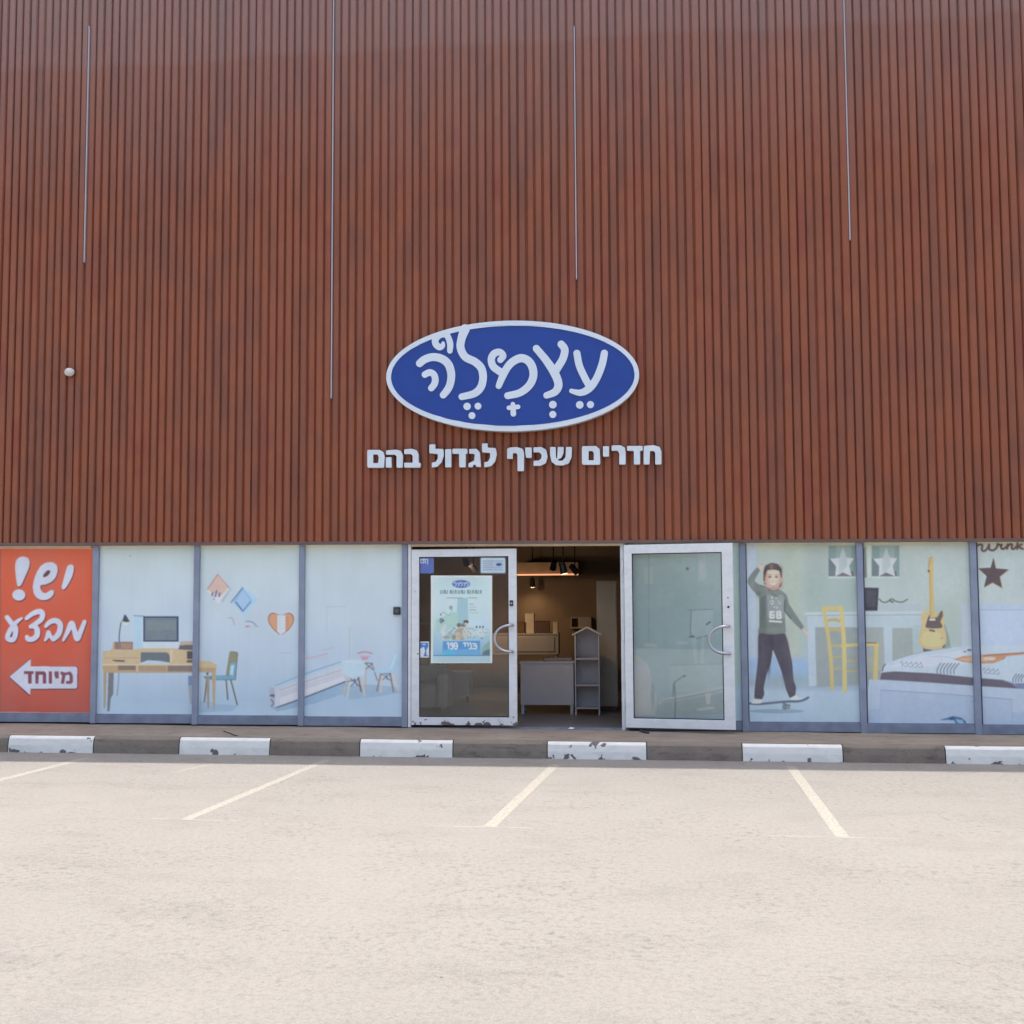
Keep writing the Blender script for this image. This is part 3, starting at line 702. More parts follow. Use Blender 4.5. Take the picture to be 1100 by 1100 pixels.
def bench(s):
    f, l = s.fill, s.line
    f((130, 158, 188), ZB([(60, 540), (620, 350), (700, 420), (400, 520), (120, 580)]))
    f((172, 182, 200), ZB([(68, 410), (330, 305), (590, 212), (612, 270), (626, 356), (310, 480), (120, 550), (75, 532)]))
    f((158, 180, 204), ZB([(90, 398), (330, 304), (590, 212), (598, 232), (330, 325), (110, 420)]))
    l((116, 152, 184), ZB([(110, 388), (330, 302), (588, 214)]), .55)
    for a, b, c in (((140, 420), (600, 272), (150, 148, 170)), ((142, 450), (606, 300), (176, 166, 182)), ((142, 470), (612, 318), (180, 164, 178)), ((310, 440), (616, 334), (160, 168, 190))): l(c, ZB([a, b]), .3)
    f((186, 190, 206), ZB([(142, 478), (612, 322), (620, 350), (142, 528)]))
    l((70, 74, 88), ZB([(118, 550), (310, 482), (624, 360)]), .55)
    f((150, 158, 178), ZB(rounded([(64, 410), (84, 396), (104, 412), (108, 545), (72, 530)]))); f((78, 82, 100), ZB([(66, 456), (102, 452), (100, 476), (86, 470), (70, 468)])); l((86, 92, 112), ZB([(78, 490), (94, 520), (80, 535)]), .5)
def art_table(s):
    blue_room(s)
    f, l = s.fill, s.line
    f((160, 174, 192), rect(324, 586, 327.2, 774)); f((168, 184, 200), [(372, 586), (378, 586), (378, 700), (372, 700)], a=.5, soft=1)
    for a, b in (((665, 360), (755, 360)), ((665, 360), (665, 480)), ((772, 455), (772, 620))): l((146, 164, 188), ZA([a, b]), .3)
    bench(s)
    l((172, 156, 176), ZB([(325, 186), (380, 180), (440, 165), (492, 150)]), .8); l((160, 168, 192), ZB([(325, 200), (420, 190), (495, 178)]), .3); l((164, 156, 178), ZB([(455, 128), (540, 106)]), .35)
    f((136, 160, 186), ZB([(560, 400), (800, 380), (1010, 400), (1040, 440), (860, 470), (660, 490), (590, 450)]))
    WD = (168, 160, 156); DK = (84, 84, 98)
    for a, b, c in (((646, 330), (612, 440), WD), ((664, 330), (640, 472), (184, 180, 176)), ((742, 325), (768, 462), (180, 174, 168)), ((722, 330), (742, 430), (110, 98, 98))): l(c, ZB([a, b]), .85)
    for a, b in (((662, 336), (736, 398)), ((728, 330), (666, 394)), ((690, 340), (712, 388)), ((640, 360), (700, 345))): l(DK, ZB([a, b]), .38)
    f((164, 188, 210), ZB(rounded([(604, 204), (670, 196), (746, 198), (776, 216), (768, 310), (700, 330), (640, 326), (612, 285)], 3, .2))); f((178, 198, 216), ZB([(620, 206), (740, 204), (760, 222), (640, 222)]))
    l((170, 122, 148), ZB([(720, 150), (770, 140), (822, 150)]), .8); l((180, 140, 160), ZB([(736, 172), (808, 172)]), .5); f((176, 130, 152), ZB([(742, 180), (800, 178), (782, 198), (752, 198)]))
    l(WD, ZB([(780, 222), (772, 412)]), .7); l((128, 116, 116), ZB([(822, 230), (862, 350)]), .6)
    for a, b in (((776, 226), (826, 268)), ((822, 226), (780, 266)), ((770, 222), (826, 224))): l(DK, ZB([a, b]), .38)
    for a, b, c in (((890, 290), (858, 428), (128, 116, 116)), ((902, 294), (886, 440), (180, 174, 168)), ((956, 294), (980, 432), (128, 112, 110)), ((972, 290), (1016, 430), (184, 178, 172))): l(c, ZB([a, b]), .8)
    for a, b in (((890, 300), (960, 350)), ((962, 300), (900, 345)), ((905, 298), (955, 300)), ((925, 300), (935, 345))): l(DK, ZB([a, b]), .36)
    f((150, 180, 208), ZB(rounded([(986, 150), (1026, 154), (1002, 284), (975, 296), (850, 298), (832, 276), (940, 262)], 3, .18))); f((168, 192, 214), ZB([(990, 160), (1008, 160), (970, 262), (950, 268)]))
def green_room(s, x0=None, x1=None):
    s.wash([580, 600, 650, 700, 735, 785], s.u0-1, s.u1+1, [(164, 172, 166), (156, 169, 170), (156, 171, 177), (148, 166, 178), (138, 157, 178), (146, 165, 190)])
ZJ = zoom(800, 595, 12.94); ZL = zoom(800, 675, 11.58); ZK = zoom(860, 580, 9.17); ZR = zoom(860, 570, 4.583)
ZG = zoom(960, 580, 7.857); ZQ = zoom(920, 680, 6.11); ZW = zoom(660, 575, 5.0)
def desk_white(s):
    f, l = s.fill, s.line
    f((134, 145, 150), [(876, 673), (951, 674), (951, 735), (876, 738)]); f((142, 151, 154), [(928, 674), (950, 675), (950, 720), (928, 720)])
    f((164, 178, 186), ZK([(40, 712), (1240, 700), (1240, 735), (40, 742)])); f((130, 146, 154), ZK([(60, 740), (1225, 733), (1225, 740), (60, 748)])); f((158, 174, 188), ZK([(64, 748), (1210, 742), (1190, 865), (64, 858)]))
    f((160, 176, 194), ZK([(66, 850), (138, 850), (160, 1440), (84, 1440)])); f((160, 176, 192), ZK([(815, 855), (900, 855), (905, 1230), (828, 1230)])); f((150, 168, 176), ZK([(1100, 840), (1200, 840), (1200, 1140), (1118, 1140)]))
    f((138, 149, 152), ZK([(905, 870), (1100, 870), (1105, 1130), (905, 1180)]))
def star(c, r1, r2, rot=-math.pi/2, sx=1.0):
    return [(c[0]+sx*(r1 if k % 2 == 0 else r2)*math.cos(rot+k*math.pi/5), c[1]+(r1 if k % 2 == 0 else r2)*math.sin(rot+k*math.pi/5)) for k in range(10)]
def star_boxes(s):
    f = s.fill
    st = [(418, 75), (452, 175), (525, 180), (480, 255), (505, 360), (415, 320), (342, 360), (348, 260), (288, 185), (382, 178)]
    for dx in (0, 427):
        f((118, 138, 142), ZK(rect(275+dx, 55, 545+dx, 360))); f((132, 150, 152), ZK(rect(350+dx, 62, 500+dx, 180))); f((104, 116, 124), ZK(rect(275+dx, 180, 350+dx, 360))); f((166, 180, 184), ZK(rect(275+dx, 358, 545+dx, 378)))
        f((104, 104, 112), ZK(rect(345+dx, 310, 520+dx, 358)))
        q = [(p[0]+dx, p[1]) for p in st]; f((176, 184, 192), ZK(q))
        f((160, 172, 180), ZK([(418+dx, 75), (452+dx, 175), (460+dx, 250), (415+dx, 320), (372+dx, 330), (382+dx, 178)]))
    f((112, 118, 120), ZK([(600, 110), (640, 60), (655, 370), (608, 375)])); f((170, 182, 180), ZK([(655, 50), (690, 50), (690, 375), (655, 375)]))
def chair_yellow(s):
    Y = (176, 164, 118); Y2 = (164, 154, 112); l = s.line
    l(Y2, ZR([(150, 566), (208, 566)]), 1.3); l(Y2, ZR([(155, 622), (210, 620)]), .9); l(Y2, ZR([(158, 680), (212, 678)]), .9)
    l(Y2, ZR([(225, 642), (375, 634)]), .9); l(Y2, ZR([(225, 692), (372, 684)]), .9)
    l(Y, ZR([(374, 560), (368, 730)]), 2.4); l((184, 170, 116), ZR([(205, 568), (300, 560), (378, 562)]), 1.5); l((110, 106, 84), ZR([(318, 553), (372, 553)]), .6)
    l(Y, ZR([(112, 388), (160, 382), (204, 388)]), 2.3); l(Y2, ZR([(122, 446), (165, 438), (206, 450)]), 1.7); l(Y2, ZR([(138, 490), (170, 484), (206, 494)]), 1.9)
    l(Y, ZR([(112, 380), (136, 520), (150, 640), (156, 778)]), 2.0); l((184, 172, 122), ZR([(198, 378), (212, 520), (216, 660), (217, 790)]), 2.3)
def art_boy(s):
    green_room(s); f, l = s.fill, s.line
    f((160, 174, 196), [(803, 583), (812, 583), (812, 775), (803, 775)]); f((146, 161, 162), [(862, 583), (890, 583), (888, 700), (866, 700)], soft=4, a=.8); f((156, 168, 162), [(838, 583), (862, 583), (860, 720), (845, 720)], soft=4)
    f((136, 162, 196), [(803, 707), (870, 707), (872, 728), (803, 728)], soft=2); f((140, 158, 178), [(803, 728), (925, 732), (925, 740), (803, 738)], soft=2); f((154, 174, 196), [(803, 740), (925, 742), (925, 778), (803, 778)], soft=2)
    s.air((150, 172, 192), 900, 760, 60, 14, .5); s.air((124, 146, 146), 905, 640, 40, 30, .4); s.air((128, 150, 160), 850, 730, 40, 8, .5)
    star_boxes(s); desk_white(s); chair_yellow(s)
    f((124, 148, 172), ZL(ell(400, 1030, 340, 26))); l((136, 148, 162), ZR([(95, 690), (120, 682)]), .5)
    SH = (108, 117, 119); SK = (188, 166, 156)
    f(SK, ZJ(rounded([(190, 205), (205, 160), (215, 128), (232, 138), (248, 132), (264, 165), (240, 215), (212, 232)]))); f((156, 130, 124), ZJ(ell(236, 146, 9, 13, 8)))
    f(SK, ZL(rounded([(712, 4), (744, 8), (782, 55), (806, 84), (790, 104), (760, 74)])))
    f(SH, ZJ(rounded([(195, 590), (95, 490), (34, 390), (58, 320), (120, 240), (175, 182), (216, 226), (180, 285), (142, 352), (140, 384), (215, 436), (300, 462), (340, 600)], 3, .2)))
    f(SH, ZJ([(560, 545), (592, 596), (612, 690), (680, 800), (760, 920), (822, 1010), (788, 1058), (700, 972), (600, 862), (556, 790), (520, 700)]))
    f((112, 121, 122), ZJ([(285, 458), (340, 492), (400, 510), (470, 492), (520, 515), (580, 575), (596, 640), (560, 720), (555, 800), (560, 900), (572, 1070), (560, 1118), (380, 1122), (184, 1098), (205, 1000), (205, 700), (195, 590)]))
    f((96, 105, 108), ZJ([(205, 640), (240, 600), (290, 560), (300, 900), (290, 1105), (186, 1095), (205, 1000)])); f((128, 138, 142), ZJ([(310, 560), (370, 580), (420, 620), (520, 560), (570, 640), (552, 760), (545, 900), (320, 880)]))
    l((72, 84, 86), ZJ([(560, 640), (552, 760), (562, 800), (640, 900)]), .55); l((76, 90, 88), ZJ([(215, 436), (290, 462), (350, 520)]), .45)
    f((170, 146, 138), ZJ([(330, 440), (470, 440), (472, 496), (405, 512), (335, 486)])); l((86, 92, 96), ZJ([(330, 482), (400, 514), (476, 490)]), .5); l((80, 88, 92), ZJ([(380, 540), (450, 600)]), .4)
    f((70, 60, 64), ZJ([(520, 392), (506, 456), (468, 468), (480, 420)])); f((78, 64, 66), ZJ([(272, 392), (292, 400), (290, 430), (272, 420)]))
    f((176, 152, 142), ZJ(ell(272, 345, 12, 28, 12))); f((176, 152, 142), ZJ(ell(518, 350, 12, 28, 12)))
    f((192, 172, 160), ZJ(ell(395, 342, 120, 142, 30))); f((198, 178, 166), ZJ(ell(420, 330, 75, 90, 24)))
    f((76, 62, 64), ZJ(rounded([(258, 372), (260, 250), (288, 162), (370, 124), (460, 140), (512, 212), (520, 330), (500, 332), (490, 236), (400, 216), (310, 226), (286, 280), (280, 390)], 3, .2))); f((112, 94, 92), ZJ([(352, 140), (385, 138), (390, 206), (355, 210)]))
    q = lambda x, y: ZJ([(x, y)])[0]
    def air(c, x, y, rx, ry, k): s.air(c, *q(x, y), rx/12.94, ry/12.94, k)
    air((146, 118, 110), 300, 385, 36, 95, .6); air((150, 124, 114), 495, 385, 38, 95, .65); air((150, 124, 114), 398, 470, 90, 26, .6); air((206, 186, 174), 400, 290, 70, 40, .6); air((200, 160, 148), 335, 385, 30, 26, .5); air((200, 160, 148), 455, 385, 28, 26, .45); air((150, 126, 118), 400, 476, 80, 22, .6)
    for x in (350, 440): air((84, 68, 68), x, 320, 24, 10, .8); air((104, 84, 80), x, 290, 30, 7, .7); air((44, 36, 40), x, 321, 12, 8, .85)
    air((160, 130, 120), 396, 378, 18, 9, .7); air((140, 92, 88), 396, 424, 56, 16, .7); s.fill((214, 206, 202), ZJ([(350, 412), (442, 408), (424, 428), (396, 436), (368, 430)]), a=.9, soft=.25)
    air((120, 100, 96), 380, 170, 60, 30, .5); air((54, 44, 48), 290, 250, 20, 60, .6); air((54, 44, 48), 500, 230, 22, 60, .5)
    for x, y, rx, ry, c, k in ((250, 800, 30, 200, (80, 92, 90), .5), (470, 720, 60, 120, (142, 152, 156), .4), (560, 700, 14, 90, (76, 88, 86), .6), (380, 1060, 160, 24, (122, 128, 122), .5), (110, 420, 30, 90, (128, 137, 140), .5), (190, 560, 40, 40, (78, 90, 88), .5), (700, 900, 50, 60, (110, 122, 118), .4), (420, 990, 90, 30, (94, 108, 102), .5), (300, 1000, 20, 80, (88, 102, 96), .5)): air(c, x, y, rx, ry, k)
    W = (186, 194, 200)
    f(W, ZJ([(345, 792), (414, 792), (414, 820), (374, 820), (374, 836), (414, 836), (414, 902), (345, 902)]), ZJ(rect(372, 858, 392, 882)))
    f(W, ZJ(rounded([(438, 792), (508, 792), (512, 905), (438, 905)], 2, .15)), ZJ(rect(464, 816, 484, 838)), ZJ(rect(464, 858, 484, 882)))
    f(W, ZJ([(338, 922), (518, 934), (518, 958), (338, 944)]))
    for x, y, r in ((385, 606, 14), (435, 612, 11), (362, 660, 11), (392, 655, 12), (378, 695, 13), (404, 682, 10), (468, 664, 9), (490, 690, 11), (412, 738, 11), (452, 744, 12), (345, 690, 7)): f((170, 182, 186), ZJ(rect(x-r, y-r, x+r*.8, y+r)))
    f((72, 68, 84), ZL(rounded([(174, 55), (340, 78), (504, 62), (540, 180), (590, 430), (605, 640), (638, 730), (630, 830), (560, 868), (510, 750), (468, 560), (400, 380), (350, 255), (326, 430), (270, 580), (234, 740), (242, 820), (216, 886), (118, 872), (124, 760), (150, 540), (165, 380), (165, 120)], 2, .15)))
    for x, y, rx, ry, c, k in ((230, 300, 24, 160, (86, 82, 96), .5), (520, 300, 30, 160, (84, 80, 96), .45), (330, 160, 30, 70, (58, 55, 70), .6), (180, 650, 20, 120, (86, 82, 98), .5), (560, 640, 22, 140, (84, 80, 94), .5), (300, 480, 18, 100, (56, 54, 68), .6), (480, 520, 18, 100, (58, 55, 70), .5)): s.air(c, *ZL([(x, y)])[0], rx/11.58, ry/11.58, k)
    l((58, 56, 72), ZL([(340, 130), (345, 200), (350, 255)]), .4); l((60, 58, 74), ZL([(130, 780), (180, 795), (236, 785)]), .4); l((60, 58, 74), ZL([(130, 830), (180, 845), (234, 832)]), .4); l((84, 80, 94), ZL([(540, 300), (570, 520), (590, 680)]), .6)
    l((80, 96, 116), ZL([(58, 934), (150, 942), (250, 936), (500, 912), (650, 908), (740, 888), (790, 860)]), 1.15)
    f((182, 190, 194), ZL(rounded([(80, 905), (120, 882), (216, 878), (220, 928), (160, 940), (84, 936)]))); f((186, 192, 194), ZL(rounded([(545, 882), (635, 828), (680, 862), (740, 868), (690, 892), (600, 888)])))
    f((106, 118, 132), ZL(ell(500, 975, 34, 40, 14))); f((150, 160, 168), ZL(ell(552, 992, 26, 36, 14))); f((90, 100, 116), ZL(ell(545, 990, 10, 16, 10))); l((96, 108, 124), ZL([(480, 930), (520, 950), (560, 960)]), .9)
def art_guitar(s):
    green_room(s); f, l = s.fill, s.line
    f((160, 173, 177), [(978, 583), (1048, 583), (1048, 650), (978, 680)], soft=6); f((152, 168, 166), [(990, 655), (1030, 640), (1030, 710), (975, 710)], soft=6)
    star_boxes(s); f((158, 172, 176), ZK([(1000, 50), (1060, 50), (1060, 400), (1000, 378)])); desk_white(s); chair_yellow(s)
    f((62, 62, 76), ZK([(620, 470), (770, 472), (757, 696), (624, 696)])); f((72, 72, 86), ZK([(650, 500), (745, 502), (738, 660), (650, 660)])); f((154, 168, 180), ZK([(770, 640), (1180, 628), (1180, 700), (762, 704)]))
    l((84, 98, 92), ZR([(388, 336), (400, 350), (424, 352), (448, 336), (470, 348), (500, 352), (526, 338)]), .6); l((92, 106, 98), ZR([(440, 345), (455, 352)]), 1.0)
    f((160, 174, 190), [(1033, 648), (1049, 648), (1049, 710), (1033, 710)])
    f((126, 142, 140), ZG([(430, 700), (470, 830), (480, 900), (420, 920)]))
    GY = (180, 164, 124)
    f(GY, ZG(rounded([(244, 604), (300, 600), (352, 622), (408, 600), (432, 640), (424, 718), (442, 790), (446, 860), (420, 912), (350, 926), (258, 916), (214, 880), (214, 820), (240, 738), (230, 660)], 3, .22)))
    f((190, 174, 134), ZG(rounded([(250, 780), (330, 760), (400, 790), (420, 860), (380, 900), (270, 900), (232, 860)])))
    f((90, 82, 86), ZG(rounded([(300, 628), (282, 680), (266, 738), (330, 748), (404, 744), (412, 725), (392, 690), (416, 640), (412, 598), (398, 600), (370, 650), (340, 660), (308, 660)], 2, .15)))
    l((176, 158, 112), ZG([(316, 270), (318, 400), (322, 640)]), 2.4); l((158, 138, 98), ZG([(306, 270), (312, 640)]), .4); f((176, 158, 116), ZG(rounded([(296, 272), (286, 205), (308, 136), (332, 134), (336, 272)], 2, .15)))
    for k in range(6): f((110, 100, 92), ZG(ell(290+2*k+4, 250-19*k, 4.5, 4.5, 8)))
    f((60, 60, 70), ZG(ell(296, 264, 8, 9, 10))); f((196, 192, 184), ZG(rect(300, 664, 352, 682))); f((84, 80, 84), ZG([(300, 754), (350, 764), (346, 778), (300, 768)])); f((150, 140, 120), ZG(ell(402, 830, 9, 9, 8))); f((74, 72, 80), ZG([(412, 900), (436, 880), (430, 905), (412, 915)])); f((84, 82, 88), ZG([(250, 905), (262, 920), (340, 930), (340, 943), (250, 943)]))
    bed(s)
def bed(s):
    f, l = s.fill, s.line
    f((166, 182, 202), ZQ([(158, 262), (190, 205), (290, 165), (400, 130), (620, 95), (760, 84), (1150, 78), (1150, 345), (1040, 325), (960, 305), (780, 290), (500, 265), (250, 252)]))
    f((176, 190, 208), ZQ([(200, 225), (420, 150), (720, 110), (740, 200), (460, 220)])); l((130, 140, 152), ZQ([(240, 180), (400, 132), (620, 96)]), .35); l((150, 160, 180), ZQ([(480, 155), (600, 158), (760, 200)]), .3)
    l((60, 66, 82), ZQ([(170, 250), (176, 225), (190, 204)]), .4)
    f((92, 88, 104), ZQ([(154, 304), (166, 260), (250, 252), (500, 265), (780, 295), (960, 310), (1062, 346), (1062, 364), (780, 346), (500, 326)])); f((110, 120, 150), ZQ([(1020, 340), (1062, 330), (1150, 330), (1150, 370), (1062, 364)]))
    f((156, 172, 196), ZQ([(88, 304), (500, 328), (1062, 366), (1150, 372), (1150, 625), (66, 622)])); f((146, 163, 192), ZQ([(74, 500), (1150, 520), (1150, 625), (66, 622)]))
    f((148, 165, 192), ZQ([(160, 374), (1020, 436), (1020, 605), (150, 605)])); l((118, 134, 164), ZQ([(160, 374), (600, 402), (1020, 436)]), .35); l((140, 156, 184), ZQ([(158, 374), (152, 600)]), .3); l((134, 150, 180), ZQ([(1020, 436), (1022, 600)]), .3); l((176, 190, 212), ZQ([(70, 600), (88, 310)]), .6)
    BR = (168, 130, 112)
    f(BR, ZQ([(638, 172), (700, 152), (790, 148), (870, 138), (960, 134), (1150, 122), (1150, 136), (985, 152), (970, 172), (900, 198), (820, 200), (700, 190)])); f((186, 154, 132), ZQ([(660, 172), (740, 158), (860, 158), (860, 186), (720, 184)])); l((140, 100, 92), ZQ([(840, 150), (960, 140), (1150, 128)]), .45); f((196, 178, 170), ZQ(ell(875, 168, 40, 12, 16)))
    K = (84, 92, 112)
    for k in range(6): l(K, ZQ([(532+22*k, 268), (530+22*k, 240), (548+24*k, 205), (556+24*k, 200)]), .38)
    for r0 in range(2):
        for k in range(9): l(K, ZQ([(300+16*k-8*r0, 218-20*r0+.8*k), (306+16*k-8*r0, 206+14*(k % 2)-20*r0+.8*k)]), .3)
        for k in range(7): l(K, ZQ([(842+15*k-8*r0, 262-22*r0+k*1.4), (848+15*k-8*r0, 250+14*(k % 2)-22*r0+1.4*k)]), .3)
    for k in range(4): l(K, ZQ([(1030+18*k, 320), (1028+18*k, 300), (1050+20*k, 270)]), .4)
    f((96, 104, 122), ZQ(ell(742, 112, 16, 7, 10))); f((110, 118, 134), ZQ(ell(712, 122, 12, 5, 10)))
    # a torn corner of the film
    f((74, 104, 138), ZQ([(540, 572), (600, 556), (632, 545), (690, 556), (718, 580), (722, 606), (660, 606), (640, 572), (610, 570)])); f((124, 160, 190), ZQ([(650, 565), (694, 570), (712, 600), (676, 604)])); f((60, 78, 110), ZQ([(606, 562), (634, 550), (648, 568), (616, 572)])); f((60, 70, 96), ZQ([(396, 606), (416, 592), (432, 606)]))
def art_star(s):
    green_room(s); f, l = s.fill, s.line
    f((162, 176, 182), [(1052, 583), (1200, 583), (1200, 650), (1052, 650)])
    f((158, 174, 198), ZG([(700, 534), (1700, 540), (1700, 900), (700, 900)])); l((140, 158, 182), ZG([(720, 590), (1700, 596)]), .4); f((162, 178, 206), ZG([(720, 596), (1700, 600), (1700, 890), (730, 890)]))
    st = [(842, 150), (862, 240), (970, 250), (895, 310), (915, 405), (835, 360), (762, 400), (785, 305), (715, 240), (818, 235)]
    f((168, 162, 140), ZG([(842+(p[0]-842)*1.06+4, 285+(p[1]-285)*1.06+4) for p in st])); f((82, 72, 78), ZG(st))
    B = (98, 76, 74)
    for L in ([(640, 60), (632, 80), (640, 98)], [(690, 62), (722, 40), (748, 46), (744, 82), (762, 94), (790, 74), (806, 40)], [(806, 40), (808, 78), (838, 88), (868, 66), (878, 36)], [(878, 36), (902, 44)], [(912, 40), (906, 66), (926, 76), (952, 58)], [(962, 38), (958, 74)], [(958, 60), (984, 36), (1000, 44), (996, 70), (1014, 76), (1040, 50)], [(1046, 26), (1042, 76)], [(1042, 60), (1080, 38)], [(1046, 58), (1090, 76)]):
        l(B, ZG(L), 1.1)
    bed(s)
def art_behind(s):
    s.wash([583, 600, 660, 720, 785], s.u0-1, s.u1+1, [(166, 176, 172), (158, 174, 180), (152, 170, 182), (152, 172, 186), (146, 166, 188)])
    f, l = s.fill, s.line
    f((170, 184, 188), ZW(rect(160, 170, 208, 262))); f((172, 188, 192), ZW(rect(452, 100, 490, 245))); f((140, 160, 172), ZW(rect(180, 90, 188, 580)))
    f((164, 180, 192), ZW([(410, 402), (530, 398), (528, 540), (414, 546)])); l((104, 116, 126), ZW([(414, 402), (414, 545), (500, 538)]), .35); l((112, 124, 134), ZW([(392, 402), (528, 398)]), .3); f((90, 102, 112), ZW([(398, 541), (430, 540), (430, 548), (404, 549)]))
    f((168, 182, 196), ZW([(416, 550), (440, 550), (446, 695), (428, 700)])); f((168, 182, 196), ZW([(470, 545), (486, 545), (476, 690), (462, 695)]))
    f((160, 178, 190), ZW(rect(300, 695, 580, 840))); l((130, 148, 164), ZW([(300, 698), (580, 690)]), .3); f((192, 200, 204), ZW(rect(334, 570, 394, 584))); f((180, 190, 196), ZW([(160, 580), (225, 585), (232, 604), (165, 594)]))
    f((176, 186, 190), ZW([(90, 640), (120, 650), (180, 690), (200, 770), (230, 880), (216, 968), (90, 968)])); f((196, 202, 202), ZW([(95, 694), (150, 690), (190, 722), (194, 748), (120, 740), (95, 742)])); f((140, 156, 170), ZW([(200, 780), (218, 820), (214, 900), (205, 960), (196, 860)]))
    f((138, 156, 166), ZW([(230, 905), (580, 850), (600, 960), (225, 965)])); f((178, 190, 196), ZW([(250, 880), (590, 808), (592, 832), (340, 878), (258, 896), (236, 916)])); l((96, 110, 122), ZW([(256, 892), (420, 862), (590, 826)]), .3)
    f((182, 192, 196), ZW([(486, 850), (516, 846), (514, 905), (496, 908)])); f((180, 190, 190), ZW([(440, 934), (530, 920), (538, 930), (450, 942)]))
    l((82, 96, 110), ZW([(325, 985), (328, 900), (322, 790)]), .5); l((100, 140, 160), ZW([(318, 800), (314, 865)]), 1.0); l((90, 104, 116), ZW([(325, 790), (350, 770), (378, 752)]), .4); f((96, 108, 116), ZW(ell(376, 756, 8, 6, 8))); f((100, 112, 120), ZW([(490, 478), (515, 460), (518, 468), (496, 484)])); f((110, 124, 130), ZW(ell(392, 180, 9, 9, 10)))
    f((150, 168, 172), ZW(rect(640, 60, 668, 1010))); l((96, 108, 124), ZW([(660, 900), (690, 930)]), .4); f((150, 170, 196), rect(788, 735, 800, 778))
    s.A = np.minimum(s.A*np.array((1.03, 1.05, 1.05)), 226)
EDGE = {'a': 100.9, 'b': 209.9, 'c': 323.4, 'd': 434.5, 'e': 799.3, 'f': 925.8, 'g': 1048.4}
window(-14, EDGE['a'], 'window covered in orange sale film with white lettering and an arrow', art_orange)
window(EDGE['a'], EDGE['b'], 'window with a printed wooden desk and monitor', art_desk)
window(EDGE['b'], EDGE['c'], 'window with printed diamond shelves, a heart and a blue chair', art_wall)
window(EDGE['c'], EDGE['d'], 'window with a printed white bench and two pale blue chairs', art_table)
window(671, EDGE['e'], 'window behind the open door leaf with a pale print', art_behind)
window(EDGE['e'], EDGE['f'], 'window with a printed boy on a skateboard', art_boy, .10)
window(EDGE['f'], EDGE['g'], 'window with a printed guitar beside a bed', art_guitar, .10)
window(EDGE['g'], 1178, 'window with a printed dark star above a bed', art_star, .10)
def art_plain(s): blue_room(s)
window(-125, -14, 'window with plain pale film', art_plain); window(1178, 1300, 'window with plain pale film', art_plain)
for u0, u1 in ((-125, -330), (1300, 1420)):
    m = MB(); a, b = sorted((P(u0, 690).x, P(u1, 690).x)); m.box(a, b, -.03, .05, .1, head_lo(a)-.002); m.build('wall', M_RAIL, bld)

# ------------------------------------------------------------------ doors
def leaf(name, o, d, L, zb, zt, out, fr, label, mat):
    """door leaf in the upright plane through o along d; frame with mitred rails, glass as a child"""
    n = Vector((d.y, -d.x, 0)); th = .045
    if n.y > 0: n = -n
    def q(s, z, t): v = o+d*s+n*t; return (v.x, v.y, z)
    m = MB(); l, r, t, b = fr
    outer = [(0, zb), (L, zb), (L, zt), (0, zt)]; inner = [(l, zb+b), (L-r, zb+b), (L-r, zt-t), (l, zt-t)]
    for i in range(4):
        a, c = outer[i], outer[(i+1) % 4]; e, g_ = inner[(i+1) % 4], inner[i]
        e0 = .0006
        m.hexa([q(*a, th/2), q(*c, th/2), q(*e, th/2), q(*g_, th/2), q(*a, -th/2), q(*c, -th/2), q(*e, -th/2), q(*g_, -th/2)])
    f = m.build(name, mat, bld, .003); f['label'] = label
    gm = MB(); gm.add([q(l-.01, zb+b-.01, .004), q(L-r+.01, zb+b-.01, .004), q(L-r+.01, zt-t+.01, .004), q(l-.01, zt-t+.01, .004)], [(0, 1, 2, 3)])
    gm.build('glass', M_GLASS2 if mat is M_WHITE else M_GLASS, f)
    bd = MB(); w = .012
    for (s0, s1, z0, z1) in ((l, L-r, zb+b, zb+b+w), (l, L-r, zt-t-w, zt-t), (l, l+w, zb+b+w, zt-t-w), (L-r-w, L-r, zb+b+w, zt-t-w)):
        bd.hexa([q(s0, z0, .012), q(s1, z0, .012), q(s1, z0, .006), q(s0, z0, .006), q(s0, z1, .012), q(s1, z1, .012), q(s1, z1, .006), q(s0, z1, .006)])
    bd.build('gasket_or_shade_strip', M_BLACK, f)
    return f, q, n
def handle(f, q, s0, s1, zT, zB, bow):
    zc, rz = (zT+zB)/2, (zT-zB)/2; pts = [q(s0, zT, .02), q(s0, zT, .065)]
    pts += [q(s0+(s1-s0)*math.sin(a)**.8, zc+rz*math.cos(a), .075) for a in (math.pi*k/18 for k in range(1, 18))]
    pts += [q(s0, zB, .065), q(s0, zB, .02)]
    m = MB(); m.tube(pts, .017, 12); m.build('handle', M_STEEL, f, smooth=True)
YD = -.025
A = P(441.8, 690, YD-.0225); B = P(555.2, 690, YD-.0225)
zt = P(500, 589.9, YD).z; zb = P(500, 778.8, YD).z; px = (B.x-A.x)/(555.2-441.8)
dl, ql, nl = leaf('door', Vector((A.x, YD, 0)), Vector((1, 0, 0)), B.x-A.x, zb, zt, 1, (8.4*px, 8.6*px, 8*px, 8.2*px), 'closed white door leaf with a poster on its glass', M_WHITE2)
handle(dl, ql, B.x-A.x-4.3*px, B.x-A.x-23*px, P(549, 671.6, YD).z, P(549, 700, YD).z, 1)
m = MB(); c = P(549.6, 648, YD); m.box(c.x-.022, c.x+.022, YD-.035, YD-.0225, c.z-.035, c.z+.035); m.build('lock', M_BLACK, dl, .003)
m = MB(); m.tube([(c.x, YD-.042, c.z), (c.x, YD-.034, c.z)], .013, 14); m.build('lock_cylinder', M_STEEL, dl)
